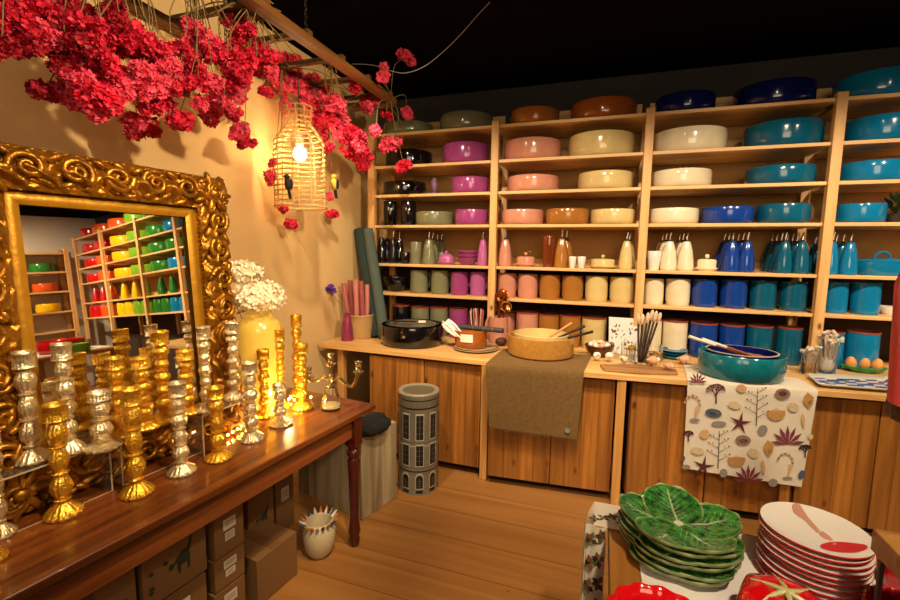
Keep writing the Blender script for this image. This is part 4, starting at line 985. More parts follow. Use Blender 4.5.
for k in range(4):
    a0, a1 = Vector(I4[k]), Vector(I4[(k+1) % 4]); b0, b1 = Vector(O4[k]), Vector(O4[(k+1) % 4])
    L = (b1-b0).length; n = max(3, int(L/.105)); dr = (b1-b0).normalized(); nr = Vector((dr.y, -dr.x))
    wd = (OW['B'], OW['R'], OW['T'], OW['L'])[k]
    for j in range(n):
        cpos = b0.lerp(b1, (j+.5)/n)-nr*wd*.36*1.0; sg = 1 if j % 2 else -1
        pts = []; rs = []
        for q in range(34):
            t = q/33; a = sg*(t*4.4*PI*.75)+j; rad = wd*.30*(1-t*.85)
            pp = cpos+dr*rad*math.cos(a)+nr*rad*math.sin(a)*.9
            pts.append((pp.x, -.052-.012*t, pp.y)); rs.append(.0105*(1-.45*t))
        sc2.tube(pts, rs, 7)
        for q in range(4):
            t = (q+.5)/4; pp = b0.lerp(b1, (j+t)/n)-nr*wd*(.12 if q % 2 else .6)
            sc2.ball((pp.x, -.04, pp.y), (.026 if abs(dr.x) > .5 else .011, .014, .011 if abs(dr.x) > .5 else .026), 10, R=Matrix.Rotation(.5*sg, 3, 'Y'))
for u_, v_ in O4:
    cu, cv = u_-(fw*.45 if u_ > 0 else -fw*.45), v_-(fw*.42 if v_ > 0 else -fw*.42)
    for q in range(7):
        a = q*2*PI/7; sc2.ball((cu+.045*math.cos(a), -.05, cv+.045*math.sin(a)), (.04, .016, .013), 10, R=Matrix.Rotation(-a, 3, 'Y'))
    sc2.ball((cu, -.06, cv), .02, 12)
sc2.build('scroll_carving', gold, MIR, ang=80)

# ------------------------------------------------------------------ acrylic risers
acr = mat('acrylic', 'fbf6ea', .03, trans=.97, var=0, ior=1.3)
acr_e = mat('acrylic edge', 'e8d6b0', .15, trans=.5, var=0, coat=.5)
RZ = .15
def riser(cx_, cy_, ln, dp, h, label):
    T = thing('acrylic_riser', label, 'display riser', (cx_, cy_, ZT), YAW)
    for nm, c0, d0 in (('top_plate', (-dp/2, ln/2, h-.002), (dp, ln, .004)), ('side_plate', (-dp/2, .002, h/2-.002), (dp, .004, h-.004)), ('side_plate', (-dp/2, ln-.002, h/2-.002), (dp, .004, h-.004))):
        MB().box(c0, d0).build(nm, acr, T)
    e = MB()
    for y in (.002, ln-.002): e.box((0.0004, y, h/2), (.0014, .0042, h))
    e.box((.0004, ln/2, h-.002), (.0014, ln, .0042)); e.box((.0004, ln/2, .001), (.001, ln, .002))
    e.build('polished_edge', acr_e, T)
q = P(18, 525, z=ZT); riser(-1.385, .60, .26, .125, RZ, 'clear acrylic riser at the left end holding the silver candlesticks')
riser(-1.355, .885, .27, .12, RZ, 'clear acrylic riser in the middle of the table')
q = P(238, 440, z=ZT); riser(q.x-.004, q.y-.15, .17, .12, RZ, 'clear acrylic riser near the right frame edge of the mirror')

# ------------------------------------------------------------------ candlesticks
def stick_meshes(h, rb, kind, beads):
    key = ('stick', round(h, 3), round(rb, 3), kind, beads)
    if key in _cache: return _cache[key]
    m_ = gold_glass if kind == 'gold' else silver_glass
    hb = h*.13; hc = h*.16; hs = h-hb-hc; rs = rb*.57
    bp_ = [(0, 0), (rb*.9, 0), (rb, .004), (rb*.99, .009), (rb*.8, hb*.5), (rb*.45, hb*.82), (rb*.3, hb), (0, hb)]
    base = MB().lathe(bp_, 64, rmod=lambda a, k: 1+(.06*math.cos(16*a) if 1 < k < 6 else 0)).mesh('base', m_, 60)
    pr = [(0, hb*.98)]
    for j in range(beads):
        z0_ = hb+hs*j/beads; hh_ = hs/beads; big = rs*(1.0 if j % 2 == 0 else .86)
        pr += [(rs*.5, z0_), (rs*.78, z0_+hh_*.05), (rs*.8, z0_+hh_*.1), (rs*.5, z0_+hh_*.16)]
        for q in range(7):
            t = q/6; pr.append((rs*.5+(big-rs*.5)*math.sin(PI*(.08+.84*t)), z0_+hh_*(.2+.74*t)))
    pr += [(rs*.5, hb+hs), (0, hb+hs)]
    stem = MB().lathe(pr, 60, rmod=lambda a, k: 1+.045*math.cos(12*a)).mesh('stem', m_, 60)
    rc = rs*1.06
    cp = [(0, h-hc), (rs*.6, h-hc), (rc*1.05, h-hc*.88), (rc*.92, h-hc*.8), (rc*.95, h-hc*.1), (rc*1.04, h-.003), (rc*1.0, h), (rc*.8, h-.003), (rc*.76, h-hc*.7), (0, h-hc*.72)]
    cupm = MB().lathe(cp, 80, rmod=lambda a, k: 1+(.045*math.cos(20*a) if 2 < k < 5 else 0)).mesh('candle_cup', m_, 60)
    _cache[key] = (base, stem, cupm); return _cache[key]
def candlestick(bx_, by_, wpx, tx, ty, kind, beads, label, z=ZT):
    b0 = P(bx_, by_, z=z); rb = RAD(bx_-wpx/2, bx_+wpx/2, by_, b0.x, b0.y)
    h = P(tx, ty, y=b0.y).z-z
    T = thing('candlestick', label, 'candlestick', b0, random.uniform(0, 1), f'{kind} glass candlesticks on the table')
    for me, nm in zip(stick_meshes(h, rb, kind, beads), ('base', 'stem', 'candle_cup')): put(nm, me, T)
    return T
ZR = ZT+RZ+.0005
g_, s_ = 'mercury glass candlestick'.split(' ', 1)[0], 0
CS = [(64, 515, 43, 56, 404, 'gold', 3, 'gold glass candlestick at the table front edge, nearest one fully in view', ZT),
      (137.5, 494, 37, 134, 389, 'gold', 3, 'gold glass candlestick at the front edge, left of the slim silver one', ZT),
      (182, 473, 31, 176, 382, 'silver', 4, 'slim silver mercury glass candlestick at the front edge of the table', ZT),
      (218.5, 459, 29, 215, 387, 'gold', 3, 'small gold glass candlestick right of the slim silver front one', ZT),
      (252, 440, 26, 249, 362, 'silver', 4, 'silver candlestick with dark rimmed cup in front of the acrylic riser', ZT),
      (280.5, 425, 24, 280, 384, 'silver', 2, 'short silver candlestick in front of the yellow vase', ZT),
      (265, 416.5, 21, 259.5, 349, 'gold', 4, 'gold candlestick standing against the left front of the yellow vase', ZT),
      (303, 408.5, 21, 301.5, 344, 'gold', 4, 'gold candlestick on the right, between vase and candelabrum', ZT),
      (298, 396, 18, 298.5, 315, 'gold', 5, 'tallest slim gold candlestick right behind the vase', ZT),
      (281, 409, 19, 279.5, 329, 'gold', 5, 'tall gold candlestick in front of the right side of the vase', ZT),
      (235, 399, 24, 233.5, 322, 'silver', 5, 'tall silver candlestick on the right acrylic riser', ZR),
      (207, 411, 24, 207, 327, 'silver', 5, 'tall silver candlestick in front of the right mirror frame edge', ZR-.0),
      (33, 461, 42, 26, 352, 'silver', 3, 'stout silver candlestick at the far left on the riser', ZR),
      (103, 448, 42, 96, 391, 'silver', 2, 'short silver candlestick with wide base on the left riser', ZR),
      (145, 428, 34, 139, 357, 'gold', 4, 'gold candlestick on the middle riser, in front of the mirror', ZR),
      (188, 413, 30, 184, 350, 'gold', 4, 'gold candlestick on the riser in front of the right part of the mirror', ZR),
      (1, 536, 36, -8, 432, 'silver', 3, 'silver candlestick cut by the left edge of the photo', ZT),
      (-5, 560, 32, -18, 462, 'gold', 3, 'gold candlestick foot at the lower left corner', ZT),
      (120, 436, 34, 105, 356, 'gold', 4, 'gold candlestick on the riser between two silver ones', ZR),
      (70, 452, 36, 65, 344, 'silver', 4, 'tall silver candlestick on the left riser beside the stout one', ZR),
      (165, 421, 30, 160, 331, 'gold', 5, 'tall gold candlestick on the middle riser, close to the mirror glass', ZR)]
for r_ in CS:
    b0 = P(r_[0], r_[1], z=r_[8])
    # keep clear of the leaning mirror frame
    gap = (b0-MP).dot(MN)
    a_ = list(r_)
    candlestick(*a_[:8], z=a_[8])
    print('CS', [round(v, 2) for v in b0], round(gap, 3))

# ------------------------------------------------------------------ yellow vase, hydrangeas, candelabrum, lights
q = P(262, 407, z=ZT); r = RAD(240, 285, 360, q.x, q.y); h = P(262, 309, y=q.y).z-ZT
vz = mat('honey glass added glow', 'e2c25a', .18, coat=.5, trans=.25, var=.1, vscale=4, emit='e8b040', estr=.12)  # faint emission imitates light glowing through the glass; the vase is no lamp
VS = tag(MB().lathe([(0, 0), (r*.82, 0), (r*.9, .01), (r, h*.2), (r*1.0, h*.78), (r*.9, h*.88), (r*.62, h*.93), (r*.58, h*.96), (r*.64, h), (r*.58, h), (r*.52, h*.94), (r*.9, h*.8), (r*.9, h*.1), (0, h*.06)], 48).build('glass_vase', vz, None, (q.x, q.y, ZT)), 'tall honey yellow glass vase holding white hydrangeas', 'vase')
hyd = mat('hydrangea petal', 'f6e6c4', .6, var=.03, island=.12)
def flower_head(rad, n, m_, flat=.75, pr_=.011, seed=1, name='flower_cluster', ppf=4):
    rnd = random.Random(seed); mb = MB()
    for k in range(n):
        zc = 1-2*(k+.5)/n*.86; a = k*2.399963; rr = math.sqrt(max(0, 1-zc*zc)); n0 = Vector((rr*math.cos(a), rr*math.sin(a), zc))
        c0 = Vector((n0.x*rad, n0.y*rad, n0.z*rad*flat))*rnd.uniform(.82, 1.08); n0 = (n0+Vector((rnd.uniform(-.5, .5), rnd.uniform(-.5, .5), rnd.uniform(-.5, .5)))).normalized()
        t1 = n0.orthogonal().normalized(); t2 = n0.cross(t1); ph = rnd.uniform(0, 6)
        for p_ in range(ppf):
            b_ = ph+p_*2*PI/ppf; dv = t1*math.cos(b_)+t2*math.sin(b_); sv = n0.cross(dv); s0 = pr_*rnd.uniform(.8, 1.3); lift = rnd.uniform(.1, .8)
            i = mb.add([c0, c0+dv*s0*.6+sv*s0*.5+n0*s0*lift*.3, c0+dv*s0*1.15+sv*s0*.2+n0*s0*lift, c0+dv*s0*1.1-sv*s0*.25+n0*s0*lift*.7, c0+dv*s0*.6-sv*s0*.5+n0*s0*lift*.45])
            mb.face((i, i+1, i+2, i+3, i+4))
    return mb.mesh(name, m_, 10)
stem_m = mat('twig stem', '8a7444', .7, var=.25, vscale=40)
for k, (px, py, wpx, lab) in enumerate(((259, 297, 29, 'white hydrangea head on the right rim of the yellow vase'), (243, 273, 21, 'white hydrangea head standing higher on the left, beside the mirror frame'))):
    c0 = P(px, py, y=q.y-.02+.05*k); rad = RAD(px-wpx, px+wpx, py, c0.x, c0.y)*.93
    T = thing('hydrangea', lab, 'flower', (q.x, q.y, ZT+h*.6)); b0 = Vector(T.location)
    put('flower_head', flower_head(rad, 260, hyd, .62, .0125, 3+k, 'flower_head'), T, c0-b0)
    MB().tube(catmull([(0, 0, 0), (c0-b0)*.6+Vector((0, 0, .02)), c0-b0], 5), .003, 6).build('stem', stem_m, T)
# small gilt leafy bunch left of the vase
T = thing('gilt_leaf_spray', 'gilded leaf spray between mirror frame and vase neck', 'leaf spray', P(238, 309, y=q.y-.03))
mb = MB()
for k in range(14):
    a, e = random.uniform(0, 6.3), random.uniform(-.3, 1.3); n0 = Vector((math.cos(a)*math.cos(e), math.sin(a)*math.cos(e), math.sin(e))); w = n0.orthogonal().normalized()*.009; c0 = n0*random.uniform(.01, .035)
    mb.poly([c0, c0+n0*.014+w, c0+n0*.03, c0+n0*.014-w])
mb.tube([(0, 0, 0), (.03, .02, -.1)], .002, 5)
mb.build('leaves', gold_flat, T)
# candelabrum
q = P(331.5, 409, z=ZT); SV = mat('antique silver', 'd0c09a', .2, .95, var=.15, vscale=30)
T = thing('candelabrum', 'silver three armed candelabrum on a bulbous glass base near the table end', 'candelabrum', q); y0 = q.y
def L_(px, py): return P(px, py, y=y0)-q
rb = RAD(321, 342, 400, q.x, q.y); hb = L_(332, 386).z
MB().lathe([(0, .0), (rb*.9, 0), (rb, .01), (rb*.95, hb*.35), (rb*.62, hb*.8), (rb*.45, hb), (rb*.4, hb), (rb*.55, hb*.8), (rb*.88, hb*.35), (rb*.9, .012), (0, .01)], 32).build('glass_base', glass, T)
MB().lathe([(0, .012), (rb*.82, .012), (rb*.84, hb*.22), (0, hb*.24)], 24).build('wax_filling', mat('cream wax', 'e8d8a8', .6, sub=.2), T)
def cupp(c0, sc_): return [(0, -.012*sc_), (.006*sc_, -.012*sc_), (.02*sc_, 0), (.022*sc_, .004*sc_), (.008*sc_, .005*sc_), (.009*sc_, .012*sc_), (.012*sc_, .02*sc_), (.009*sc_, .03*sc_), (.014*sc_, .04*sc_), (.016*sc_, .044*sc_), (.01*sc_, .044*sc_), (0, .03*sc_)]
cz = L_(334, 381).z
mb = MB().lathe([(0, hb-.006), (rb*.42, hb-.006), (rb*.44, hb+.004), (.008, hb+.01), (.007, cz-.01), (.016, cz), (.008, cz+.012), (.01, cz+.03), (0, cz+.04)], 20)
mb.lathe(cupp(None, 1.15), 20, (0, 0, L_(334, 365).z)).tube([(0, 0, cz), (0, 0, L_(334, 366).z)], .006, 8)
mb.build('centre_column', SV, T)
for (ex, ey_, sgn) in ((309, 379, -1), (358.5, 374, 1)):
    e = L_(ex, ey_)
    pts = catmull([(0, 0, cz), (e.x*.3, 0, cz+.014), (e.x*.55, 0, cz-.006), (e.x*.8, 0, cz-.012), (e.x*.97, 0, e.z-.006), (e.x, 0, e.z)], 6)
    A_ = MB().tube(pts, [.0085-.002*k/30 for k in range(len(pts))], 8).build('arm', SV, T)
    MB().lathe(cupp(None, 1.1), 20, (e.x, 0, e.z+.008)).build('candle_cup', SV, A_)
# fairy lights behind the candlesticks
FL = thing('string_light', 'string of tiny warm fairy lights winding behind the candlesticks', 'string light', P(300, 404, z=ZT+.01))
fb0 = Vector(FL.location)
pts = [P(x, y, z=ZT+.012) for x, y in ((311, 398), (299, 404), (291, 398), (286, 404), (272, 410), (256, 418), (246, 424), (238, 430), (228, 436))]
MB().tube(catmull([p_-fb0 for p_ in pts], 6), .0014, 5).build('wire', mat('copper wire', '7a5a30', .4, .8), FL)
fem = mat('fairy bulb', 'ffd890', .3, emit='ffc050', estr=60, var=0)
for k, p_ in enumerate(catmull(pts, 2)):
    MB().ball(p_-fb0+Vector((0, 0, .005)), .004, 8).build('bulb', fem, FL)

# ------------------------------------------------------------------ under the table
carton = mat('carton', '7c5830', .8, var=.1, vscale=5, bump=.1, bscale=30); dino = mat('carton print', '28301c', .8); lab_m = mat('shipping label', 'cfc4b0', .6, var=.05); lab_k = mat('label ink', '5a5048', .7)
PF = CR+WW*.06; PN = -WW
def carton_box(px0, px1, py0, py1, wdep, label, print_=True, nlab=0, dep=.3, z0=None):
    p0 = CR+WW*wdep
    a, b_ = PP(px0, (py0+py1)/2, p0, PN), PP(px1, (py0+py1)/2, p0, PN)
    u0, u1 = (a-CR).dot(DD), (b_-CR).dot(DD); zc = PP((px0+px1)/2, py0, p0, PN).z
    zb = PP((px0+px1)/2, py1, p0, PN).z if z0 is None else z0
    zb = max(.001, zb); w, hh_ = u1-u0, zc-zb
    T = thing('cardboard_box', label, 'cardboard box', CR+WW*wdep+DD*u0+Vector((0, 0, zb-CR.z)), YAW, 'cardboard boxes under the table')
    mb = MB().box((-dep/2, w/2, hh_/2), (dep, w, hh_))
    if print_:
        X = .0012
        S = min(w, hh_)
        def f(pts, m_=1): mb.poly([(X, w*.5+S*x, hh_*.45+S*y) for x, y in pts], m_)
        f([(.02, -.22), (.06, -.22), (.07, -.1), (.16, -.1), (.17, -.22), (.21, -.22), (.22, 0), (.2, .1), (.12, .14), (.03, .08), (0, -.02)])
        f([(.14, .1), (.2, .05), (.25, .18), (.26, .32), (.24, .38), (.2, .38), (.22, .3), (.2, .2)])
        f([(.02, .08), (0, -.02), (-.14, -.12), (-.02, .02)])
        for k in range(6):
            x, y = random.uniform(-.45, -.1), random.uniform(-.35, .2)
            f([(x, y), (x+.05, y+.03), (x+.1, y-.01), (x+.06, y-.05)], 1)
    mb.build('carton', [carton, dino], T, bevel=.002)
    MB().box((-dep/2, w/2, hh_+.0006), (dep*.98, .05, .001)).build('packing_tape', mat('packing tape', '7a5230', .3), T)
    for k in range(nlab):
        lb = MB().box((.0012, w*.5, hh_*(.72-.3*k)), (.0012, w*(.42-.1*k), hh_*(.26-.06*k)))
        for j in range(3): lb.box((.0021, w*.5, hh_*(.78-.3*k-.05*j)), (.0006, w*(.3-.06*k), hh_*.012), 1)
        lb.build('label', [lab_m, lab_k], T)
carton_box(95, 138, 566, 660, .15, 'cardboard box with dinosaur print under the table, nearest the lower left')
carton_box(141, 207, 527, 592, .15, 'cardboard box with green dinosaur print, upper of the left pair under the table')
carton_box(143, 209, 593, 670, .15, 'cardboard box, lower of the left pair under the table', False, 1)
carton_box(214, 244, 511, 552, .15, 'small cardboard box with two white labels, top of the stack of three', False, 2)
carton_box(214.5, 245, 553, 584, .15, 'small cardboard box with two white labels, middle of the stack of three', False, 2)
carton_box(215, 246, 585, 625, .15, 'small cardboard box with white labels, bottom of the stack of three', False, 2)
carton_box(248, 274, 484, 545, .32, 'cardboard box with dark print standing behind the front carton', True)
carton_box(276, 294, 479, 530, .36, 'cardboard box with a large white label at the back right under the table', False, 1)
far = P(297.5, 574, z=0); wd = (far-CR).dot(WW)
carton_box(257, 297.5, 546, 590, max(.04, wd), 'plain cardboard box standing on the floor beside the cream vase', False, 0, .26, z0=.001)
# cream vase with spiky rim
q = P(318, 562, z=0); cy = q.y+.05; q.x = MIDX(302.5, 336, 540, cy); r = RAD(302.5, 336, 540, q.x, cy); h = P(320, 526, y=cy-r*.5).z
T = thing('planter_vase', 'cream round vase with a rim of painted spikes on the floor under the table', 'vase', (q.x, cy, 0))
MB().lathe([(0, 0), (r*.55, 0), (r*.84, h*.18), (r, h*.5), (r*.99, h*.72), (r*.86, h*.96), (r*.78, h), (r*.74, h*.96), (r*.88, h*.7), (r*.7, h*.3), (0, h*.15)], 40).build('body', mat('cream glaze', 'cfc0a0', .35, coat=.3, var=.08), T)
for k in range(18):
    a = 2*PI*k/18; b0 = Vector((math.cos(a)*r*.86, math.sin(a)*r*.86, h*.94)); dv = Vector((math.cos(a)*.7, math.sin(a)*.7, .7))
    MB().tube([b0, b0+dv*.018, b0+dv*.036], [.009, .007, .0015], 8).build('spike', (mat('spike blue', '3a4c7a', .3), mat('spike ochre', 'b08030', .3), mat('spike rose', 'b07060', .3), mat('spike cream', 'd8ccb0', .3))[k % 4], T)
# plinth with dark woven bag
n0, f0 = P(362, 521, z=0), P(396.5, 497, z=0); dpl = (f0-n0); dpl.z = 0; ln = dpl.length; az = -math.atan2(dpl.x, dpl.y)
T = thing('display_plinth', 'grey brown wood grained display plinth beyond the table end', 'plinth', n0, az)
hp = P(396.5, 421.5, y=f0.y).z
MB().box((-.25, ln/2, hp/2), (.5, ln, hp)).build('block', wood('grey grained plinth', 'c0b08e', '6e6048', 'Z', rough=.55, grain=.28, dist=2.2, tilt=.5), T, bevel=.003)
c0 = P(381, 431, z=hp)
o = MB().ball((0, 0, .035), (.075, .115, .04), 28, rmod=lambda a, k: 1+.06*math.sin(9*a+k*2)).ball((-.02, .02, .06), (.055, .08, .03), 24, rmod=lambda a, k: 1+.08*math.sin(11*a+k*3)).build('folded_blanket', mat('black knit', '17171a', .9, var=.4, vscale=70, bump=.9, bscale=110), None, (c0.x-.04, c0.y-.015, hp-.008), (0, 0, az))
tag(o, 'black knitted blanket lying folded on the plinth', 'blanket')
# ------------------------------------------------------------------ trellis, blossoms, lamp
zt = 2.3
TR = thing('garden_trellis', 'wooden trellis hung under the dark ceiling over the table', 'trellis', (-1.56, 1.6, zt))
tx, ty = -1.56, 1.6
def tr(nm, c0, d0, m_=dark_wood): return MB().box((c0[0]-tx, c0[1]-ty, c0[2]-zt), d0).build(nm, m_, TR, bevel=.003)
tr('beam', (-1.318, 1.2, zt+.015), (.06, 2.9, .03), wood('beam wood', '9a662e', '6c421a', 'Y', rough=.55))
tr('beam', (-1.78, 1.2, zt+.015), (.06, 2.9, .03))
for k in range(11): tr('slat', (-1.55, -.1+k*.268, zt+.042), (.52, .035, .022), wood('slat wood', '6c4822', '4a2e14', 'X', rough=.6))
tr('end_board', (-1.55, 2.63, zt+.0), (.5, .03, .05), wood('slat wood', '6c4822', '4a2e14', 'X', rough=.6))
chm = mat('dark chain', '2c2622', .4, .8)
for ci, (cx_, cy_) in enumerate(((-1.318, 1.78), (-1.318, .3), (-1.78, 1.78), (-1.78, .3))):
    mb = MB(); nl = 14
    for k in range(nl):
        z0_ = zt+.035+k*(ZC-zt-.03)/nl; ang = (k % 2)*PI/2; pts = []
        for j in range(10):
            a = 2*PI*j/10; pts.append((cx_-tx+.006*math.cos(a)*math.cos(ang), cy_-ty+.006*math.cos(a)*math.sin(ang), z0_-zt+.0135*math.sin(a)))
        mb.tube(pts, .0018, 5, closed=True)
    mb.build('chain', chm, TR)
# pale cable from the ceiling to the blossoms
cx0 = P(490, 2, z=ZC-.01).y
ca = [P(490, 2, z=ZC-.01)]+[P(a_, b_, y=cx0+(2.35-cx0)*t_) for a_, b_, t_ in ((476, 17, .1), (462, 33, .25), (445, 50, .4), (425, 66, .6), (405, 73, .8), (388, 70, .9), (372, 65, 1.), (352, 64, 1.))]
o = MB().tube(catmull(ca, 8), .0018, 6).build('electric_cable', mat('pale cable', '8f8a80', .5), None); tag(o, 'thin pale cable swooping from the dark ceiling to the blossoms', 'cable')

petal = mat('blossom red', 'e22444', .55, var=.12, vscale=14, island=.35, sub=.0)
petal2 = mat('blossom coral red', 'f64e6a', .55, var=.12, vscale=14, island=.3)
petal3 = mat('blossom deep red', 'b01028', .6, var=.12, vscale=14, island=.3)
def blossom_mesh(k, m_):
    rn = random.Random(50+k); mb = MB()
    lumps = [(Vector((0, 0, 0)), .52)]+[(Vector((rn.uniform(-.75, .75), rn.uniform(-.75, .75), rn.uniform(-.55, .45))), rn.uniform(.24, .4)) for _ in range(7)]
    for c0, rr in lumps:
        n = int(74*rr*rr)+12
        for i in range(n):
            zc = 1-2*(i+.5)/n; a = i*2.399963+rn.random(); q = math.sqrt(1-zc*zc); n0 = Vector((q*math.cos(a), q*math.sin(a), zc))
            p0 = c0+n0*rr*rn.uniform(.8, 1.12); n0 = (n0+Vector((rn.uniform(-.6, .6), rn.uniform(-.6, .6), rn.uniform(-.6, .6)))).normalized()
            t1 = n0.orthogonal().normalized(); t2 = n0.cross(t1); ph = rn.uniform(0, 6)
            for p_ in range(4):
                b_ = ph+p_*PI/2+rn.uniform(-.3, .3); dv = t1*math.cos(b_)+t2*math.sin(b_); sv = n0.cross(dv); s0 = rn.uniform(.19, .36); lf = rn.uniform(.2, 1.1)
                j = mb.add([p0, p0+dv*s0*.6+sv*s0*.55+n0*s0*lf*.3, p0+dv*s0*1.1+sv*s0*.25+n0*s0*lf, p0+dv*s0*1.0-sv*s0*.3+n0*s0*lf*.6, p0+dv*s0*.6-sv*s0*.55+n0*s0*lf*.5])
                mb.face((j, j+1, j+2, j+3, j+4))
    return mb.mesh('flower_cluster', m_, 10)
CLM = [blossom_mesh(k, (petal, petal2, petal3, petal, petal2)[k]) for k in range(5)]
CL = [  # px, py, size, deep?
 [(8, 8, 26), (30, 15, 26), (42, 32, 22), (20, 35, 24), (5, 30, 20), (16, 20, 26), (2, 48, 18, 1), (28, 48, 20, 1)],
 [(75, 10, 24, 1), (55, 8, 22, 1), (95, 15, 24, 1), (110, 10, 20, 1), (120, 22, 18, 1), (60, 22, 22, 1), (40, 5, 22)],
 [(90, 30, 26), (105, 38, 24), (80, 45, 20, 1), (60, 50, 20, 1), (70, 32, 20), (118, 36, 22), (95, 50, 22, 1), (45, 91, 18, 1)],
 [(95, 65, 30), (115, 75, 28), (75, 78, 24), (82, 100, 28), (68, 90, 22), (100, 95, 28), (122, 88, 22), (65, 65, 20, 1), (90, 82, 26), (108, 60, 22)],
 [(135, 35, 26), (150, 45, 24), (125, 48, 22), (150, 62, 22), (168, 65, 18), (160, 50, 20)],
 [(155, 80, 24), (160, 95, 22), (145, 88, 24), (137, 126, 26), (150, 104, 20), (140, 72, 22)],
 [(178, 120, 24), (182, 84, 20), (195, 82, 20), (175, 88, 20)],
 [(190, 28, 20), (207, 38, 18), (180, 48, 20), (192, 56, 22), (210, 52, 24), (200, 70, 20)],
 [(214, 82, 18), (210, 112, 24), (218, 100, 20), (200, 104, 16)],
 [(237, 20, 24), (246, 15, 20), (235, 38, 20), (250, 30, 16)],
 [(229, 56, 24), (245, 61, 24), (219, 54, 22), (233, 72, 26), (252, 68, 22), (240, 86, 22), (228, 90, 24), (224, 104, 20), (238, 132, 20), (232, 114, 16), (244, 142, 16)],
 [(262, 49, 22), (266, 57, 22), (258, 66, 20), (266, 91, 14), (272, 70, 16)],
 [(285, 61, 24), (292, 68, 22), (282, 86, 20), (294, 84, 22), (303, 88, 22), (286, 106, 18), (272, 176, 14), (273, 163, 10), (293, 224, 14), (282, 209, 10)],
 [(313, 79, 20), (313, 93, 22), (324, 89, 20), (308, 102, 20), (320, 102, 22), (327, 131, 18), (318, 116, 18), (329, 197, 11), (333, 213, 12), (331, 146, 12)],
 [(334, 103, 22), (338, 116, 22), (329, 120, 18), (340, 126, 24), (348, 132, 24), (357, 140, 22), (354, 149, 22), (361, 158, 20), (365, 166, 14), (345, 150, 10)],
 [(358, 85, 16), (366, 105, 18), (374, 100, 18), (383, 105, 14), (378, 92, 16), (388, 114, 14)],
 [(383, 68, 12), (384, 76, 14), (407, 57, 17), (376, 130, 16), (392, 144, 20), (407, 112, 14), (404, 166, 17)]]
WHERE = ['at the top left corner of the photo', 'high and shaded, left of the middle of the trellis', 'left, above the gilt mirror', 'large bunch hanging over the gilt mirror',
         'upright spray right of the big bunch', 'drooping low over the top mirror frame', 'with one low blossom above the mirror corner', 'just under the trellis, left of the beam start', 'hanging left of the lit wall patch',
         'bright pink top spray beside the beam', 'long cascade left of the wicker lamp', 'short spray between cascade and lamp', 'falling behind the wicker lamp', 'in front of the top of the wicker lamp', 'trailing right of the wicker lamp down to the shelf post',
         'small spray under the beam end', 'at the beam end, against the black ceiling and shelves']
rnd = random.Random(11)
for k, grp in enumerate(CL):
    xs = sum(g[0] for g in grp)/len(grp); ys = min(g[1] for g in grp)
    xpl = -1.38 if k not in (12, 13, 16) else (-1.66 if k in (12, 13) else -1.27)
    a0 = P(xs-6, max(-25, ys-18), x=xpl)
    if a0.z > zt-.01: a0.z = zt-.01
    a0.x = max(-1.78, min(-1.3, a0.x)); a0.y = min(2.6, a0.y); a0.z = zt+.031; a0.y = -.1+.268*min(10, max(0, round((a0.y+.1)/.268)))
    T = thing('blossom_branch', f'branch of red artificial blossom {WHERE[k]}', 'blossom branch', a0, 0, 'red blossom branches on the trellis')
    loc0 = Vector(a0)
    sm = MB()
    for j, g in enumerate(grp):
        xp = xpl+rnd.uniform(-.14, .06)
        if k == 12: xp = -1.73+rnd.uniform(-.01, .05)
        if k in (13, 14) : xp = (-1.70 if g[0] < 329 and g[1] > 74 else rnd.uniform(-1.6, -1.42)) if g[1] < 190 else -1.72
        if g[1] > 120 and k in (5, 6, 10): xp = -1.6
        c0 = P(g[0], g[1], x=xp)
        if c0.z > ZC-.04: c0 = P(g[0], g[1], z=ZC-.05)
        if c0.y > 2.85: c0 = P(g[0], g[1], y=2.8)
        rad = (P(g[0]+g[2]*.5, g[1], y=c0.y)-P(g[0], g[1], y=c0.y)).length*1.02
        if g[1] < 190: 
            dist = c0.y
        ci = 2 if len(g) > 3 else rnd.choice((0, 1, 3, 4, 0))
        put('flower_cluster', CLM[ci], T, c0-loc0, (rnd.uniform(-.6, .6), rnd.uniform(-.6, .6), rnd.uniform(0, 6)), (rad*.8, rad*.8, rad*.74))
        if j % 3 == 2 and k not in (15, 16): continue
        mid = (c0-loc0)*.55+Vector((rnd.uniform(-.05, .05), rnd.uniform(-.05, .05), rnd.uniform(.01, .06)))
        sm.tube(catmull([(rnd.uniform(-.02, .02), rnd.uniform(-.05, .05), 0), mid, c0-loc0], 6), [.0022]*7+[.0016]*6, 5)
    for j in range(4):
        e = Vector((rnd.uniform(-.25, .1) if a0.x > -1.55 else rnd.uniform(-.02, .2), rnd.uniform(-.3, .35), rnd.uniform(-.12, .03)))
        sm.tube(catmull([(0, 0, 0), e*.5+Vector((0, 0, rnd.uniform(0, .05))), e], 6), .0025, 5)
    sm.build('stem', stem_m, T)
# wicker lamp
lx_, ly_ = -1.62, P(300, 160, x=-1.62).y
tz, bz = P(300, 108, x=lx_).z, P(300, 207, x=lx_).z
R_ = RAD(275, 327, 195, lx_, ly_); HH = tz-bz
LP = thing('wicker_pendant_lamp', 'bottle shaped wicker pendant lamp with glowing bulb among the blossoms', 'lamp', (lx_, ly_, bz))
def lr(t):
    if t < .62: return R_*(1-.03*t)
    if t < .88:
        f = (t-.62)/.26; f = f*f*(3-2*f); return R_*(.98-.55*f)
    return R_*(.43+.1*(t-.88)/.12)
wk = mat('wicker', 'd2a868', .6, var=.15, vscale=60)
cage = MB()
for k in range(21):
    t = k/20; z0_ = HH*t; r1 = lr(t); pts = [(r1*math.cos(2*PI*j/40)*(1+.012*math.sin(20*PI*j/40+k*PI)), r1*math.sin(2*PI*j/40)*(1+.012*math.sin(20*PI*j/40+k*PI)), z0_) for j in range(40)]
    cage.tube(pts,   .0042 if k else .0065, 6, closed=True)
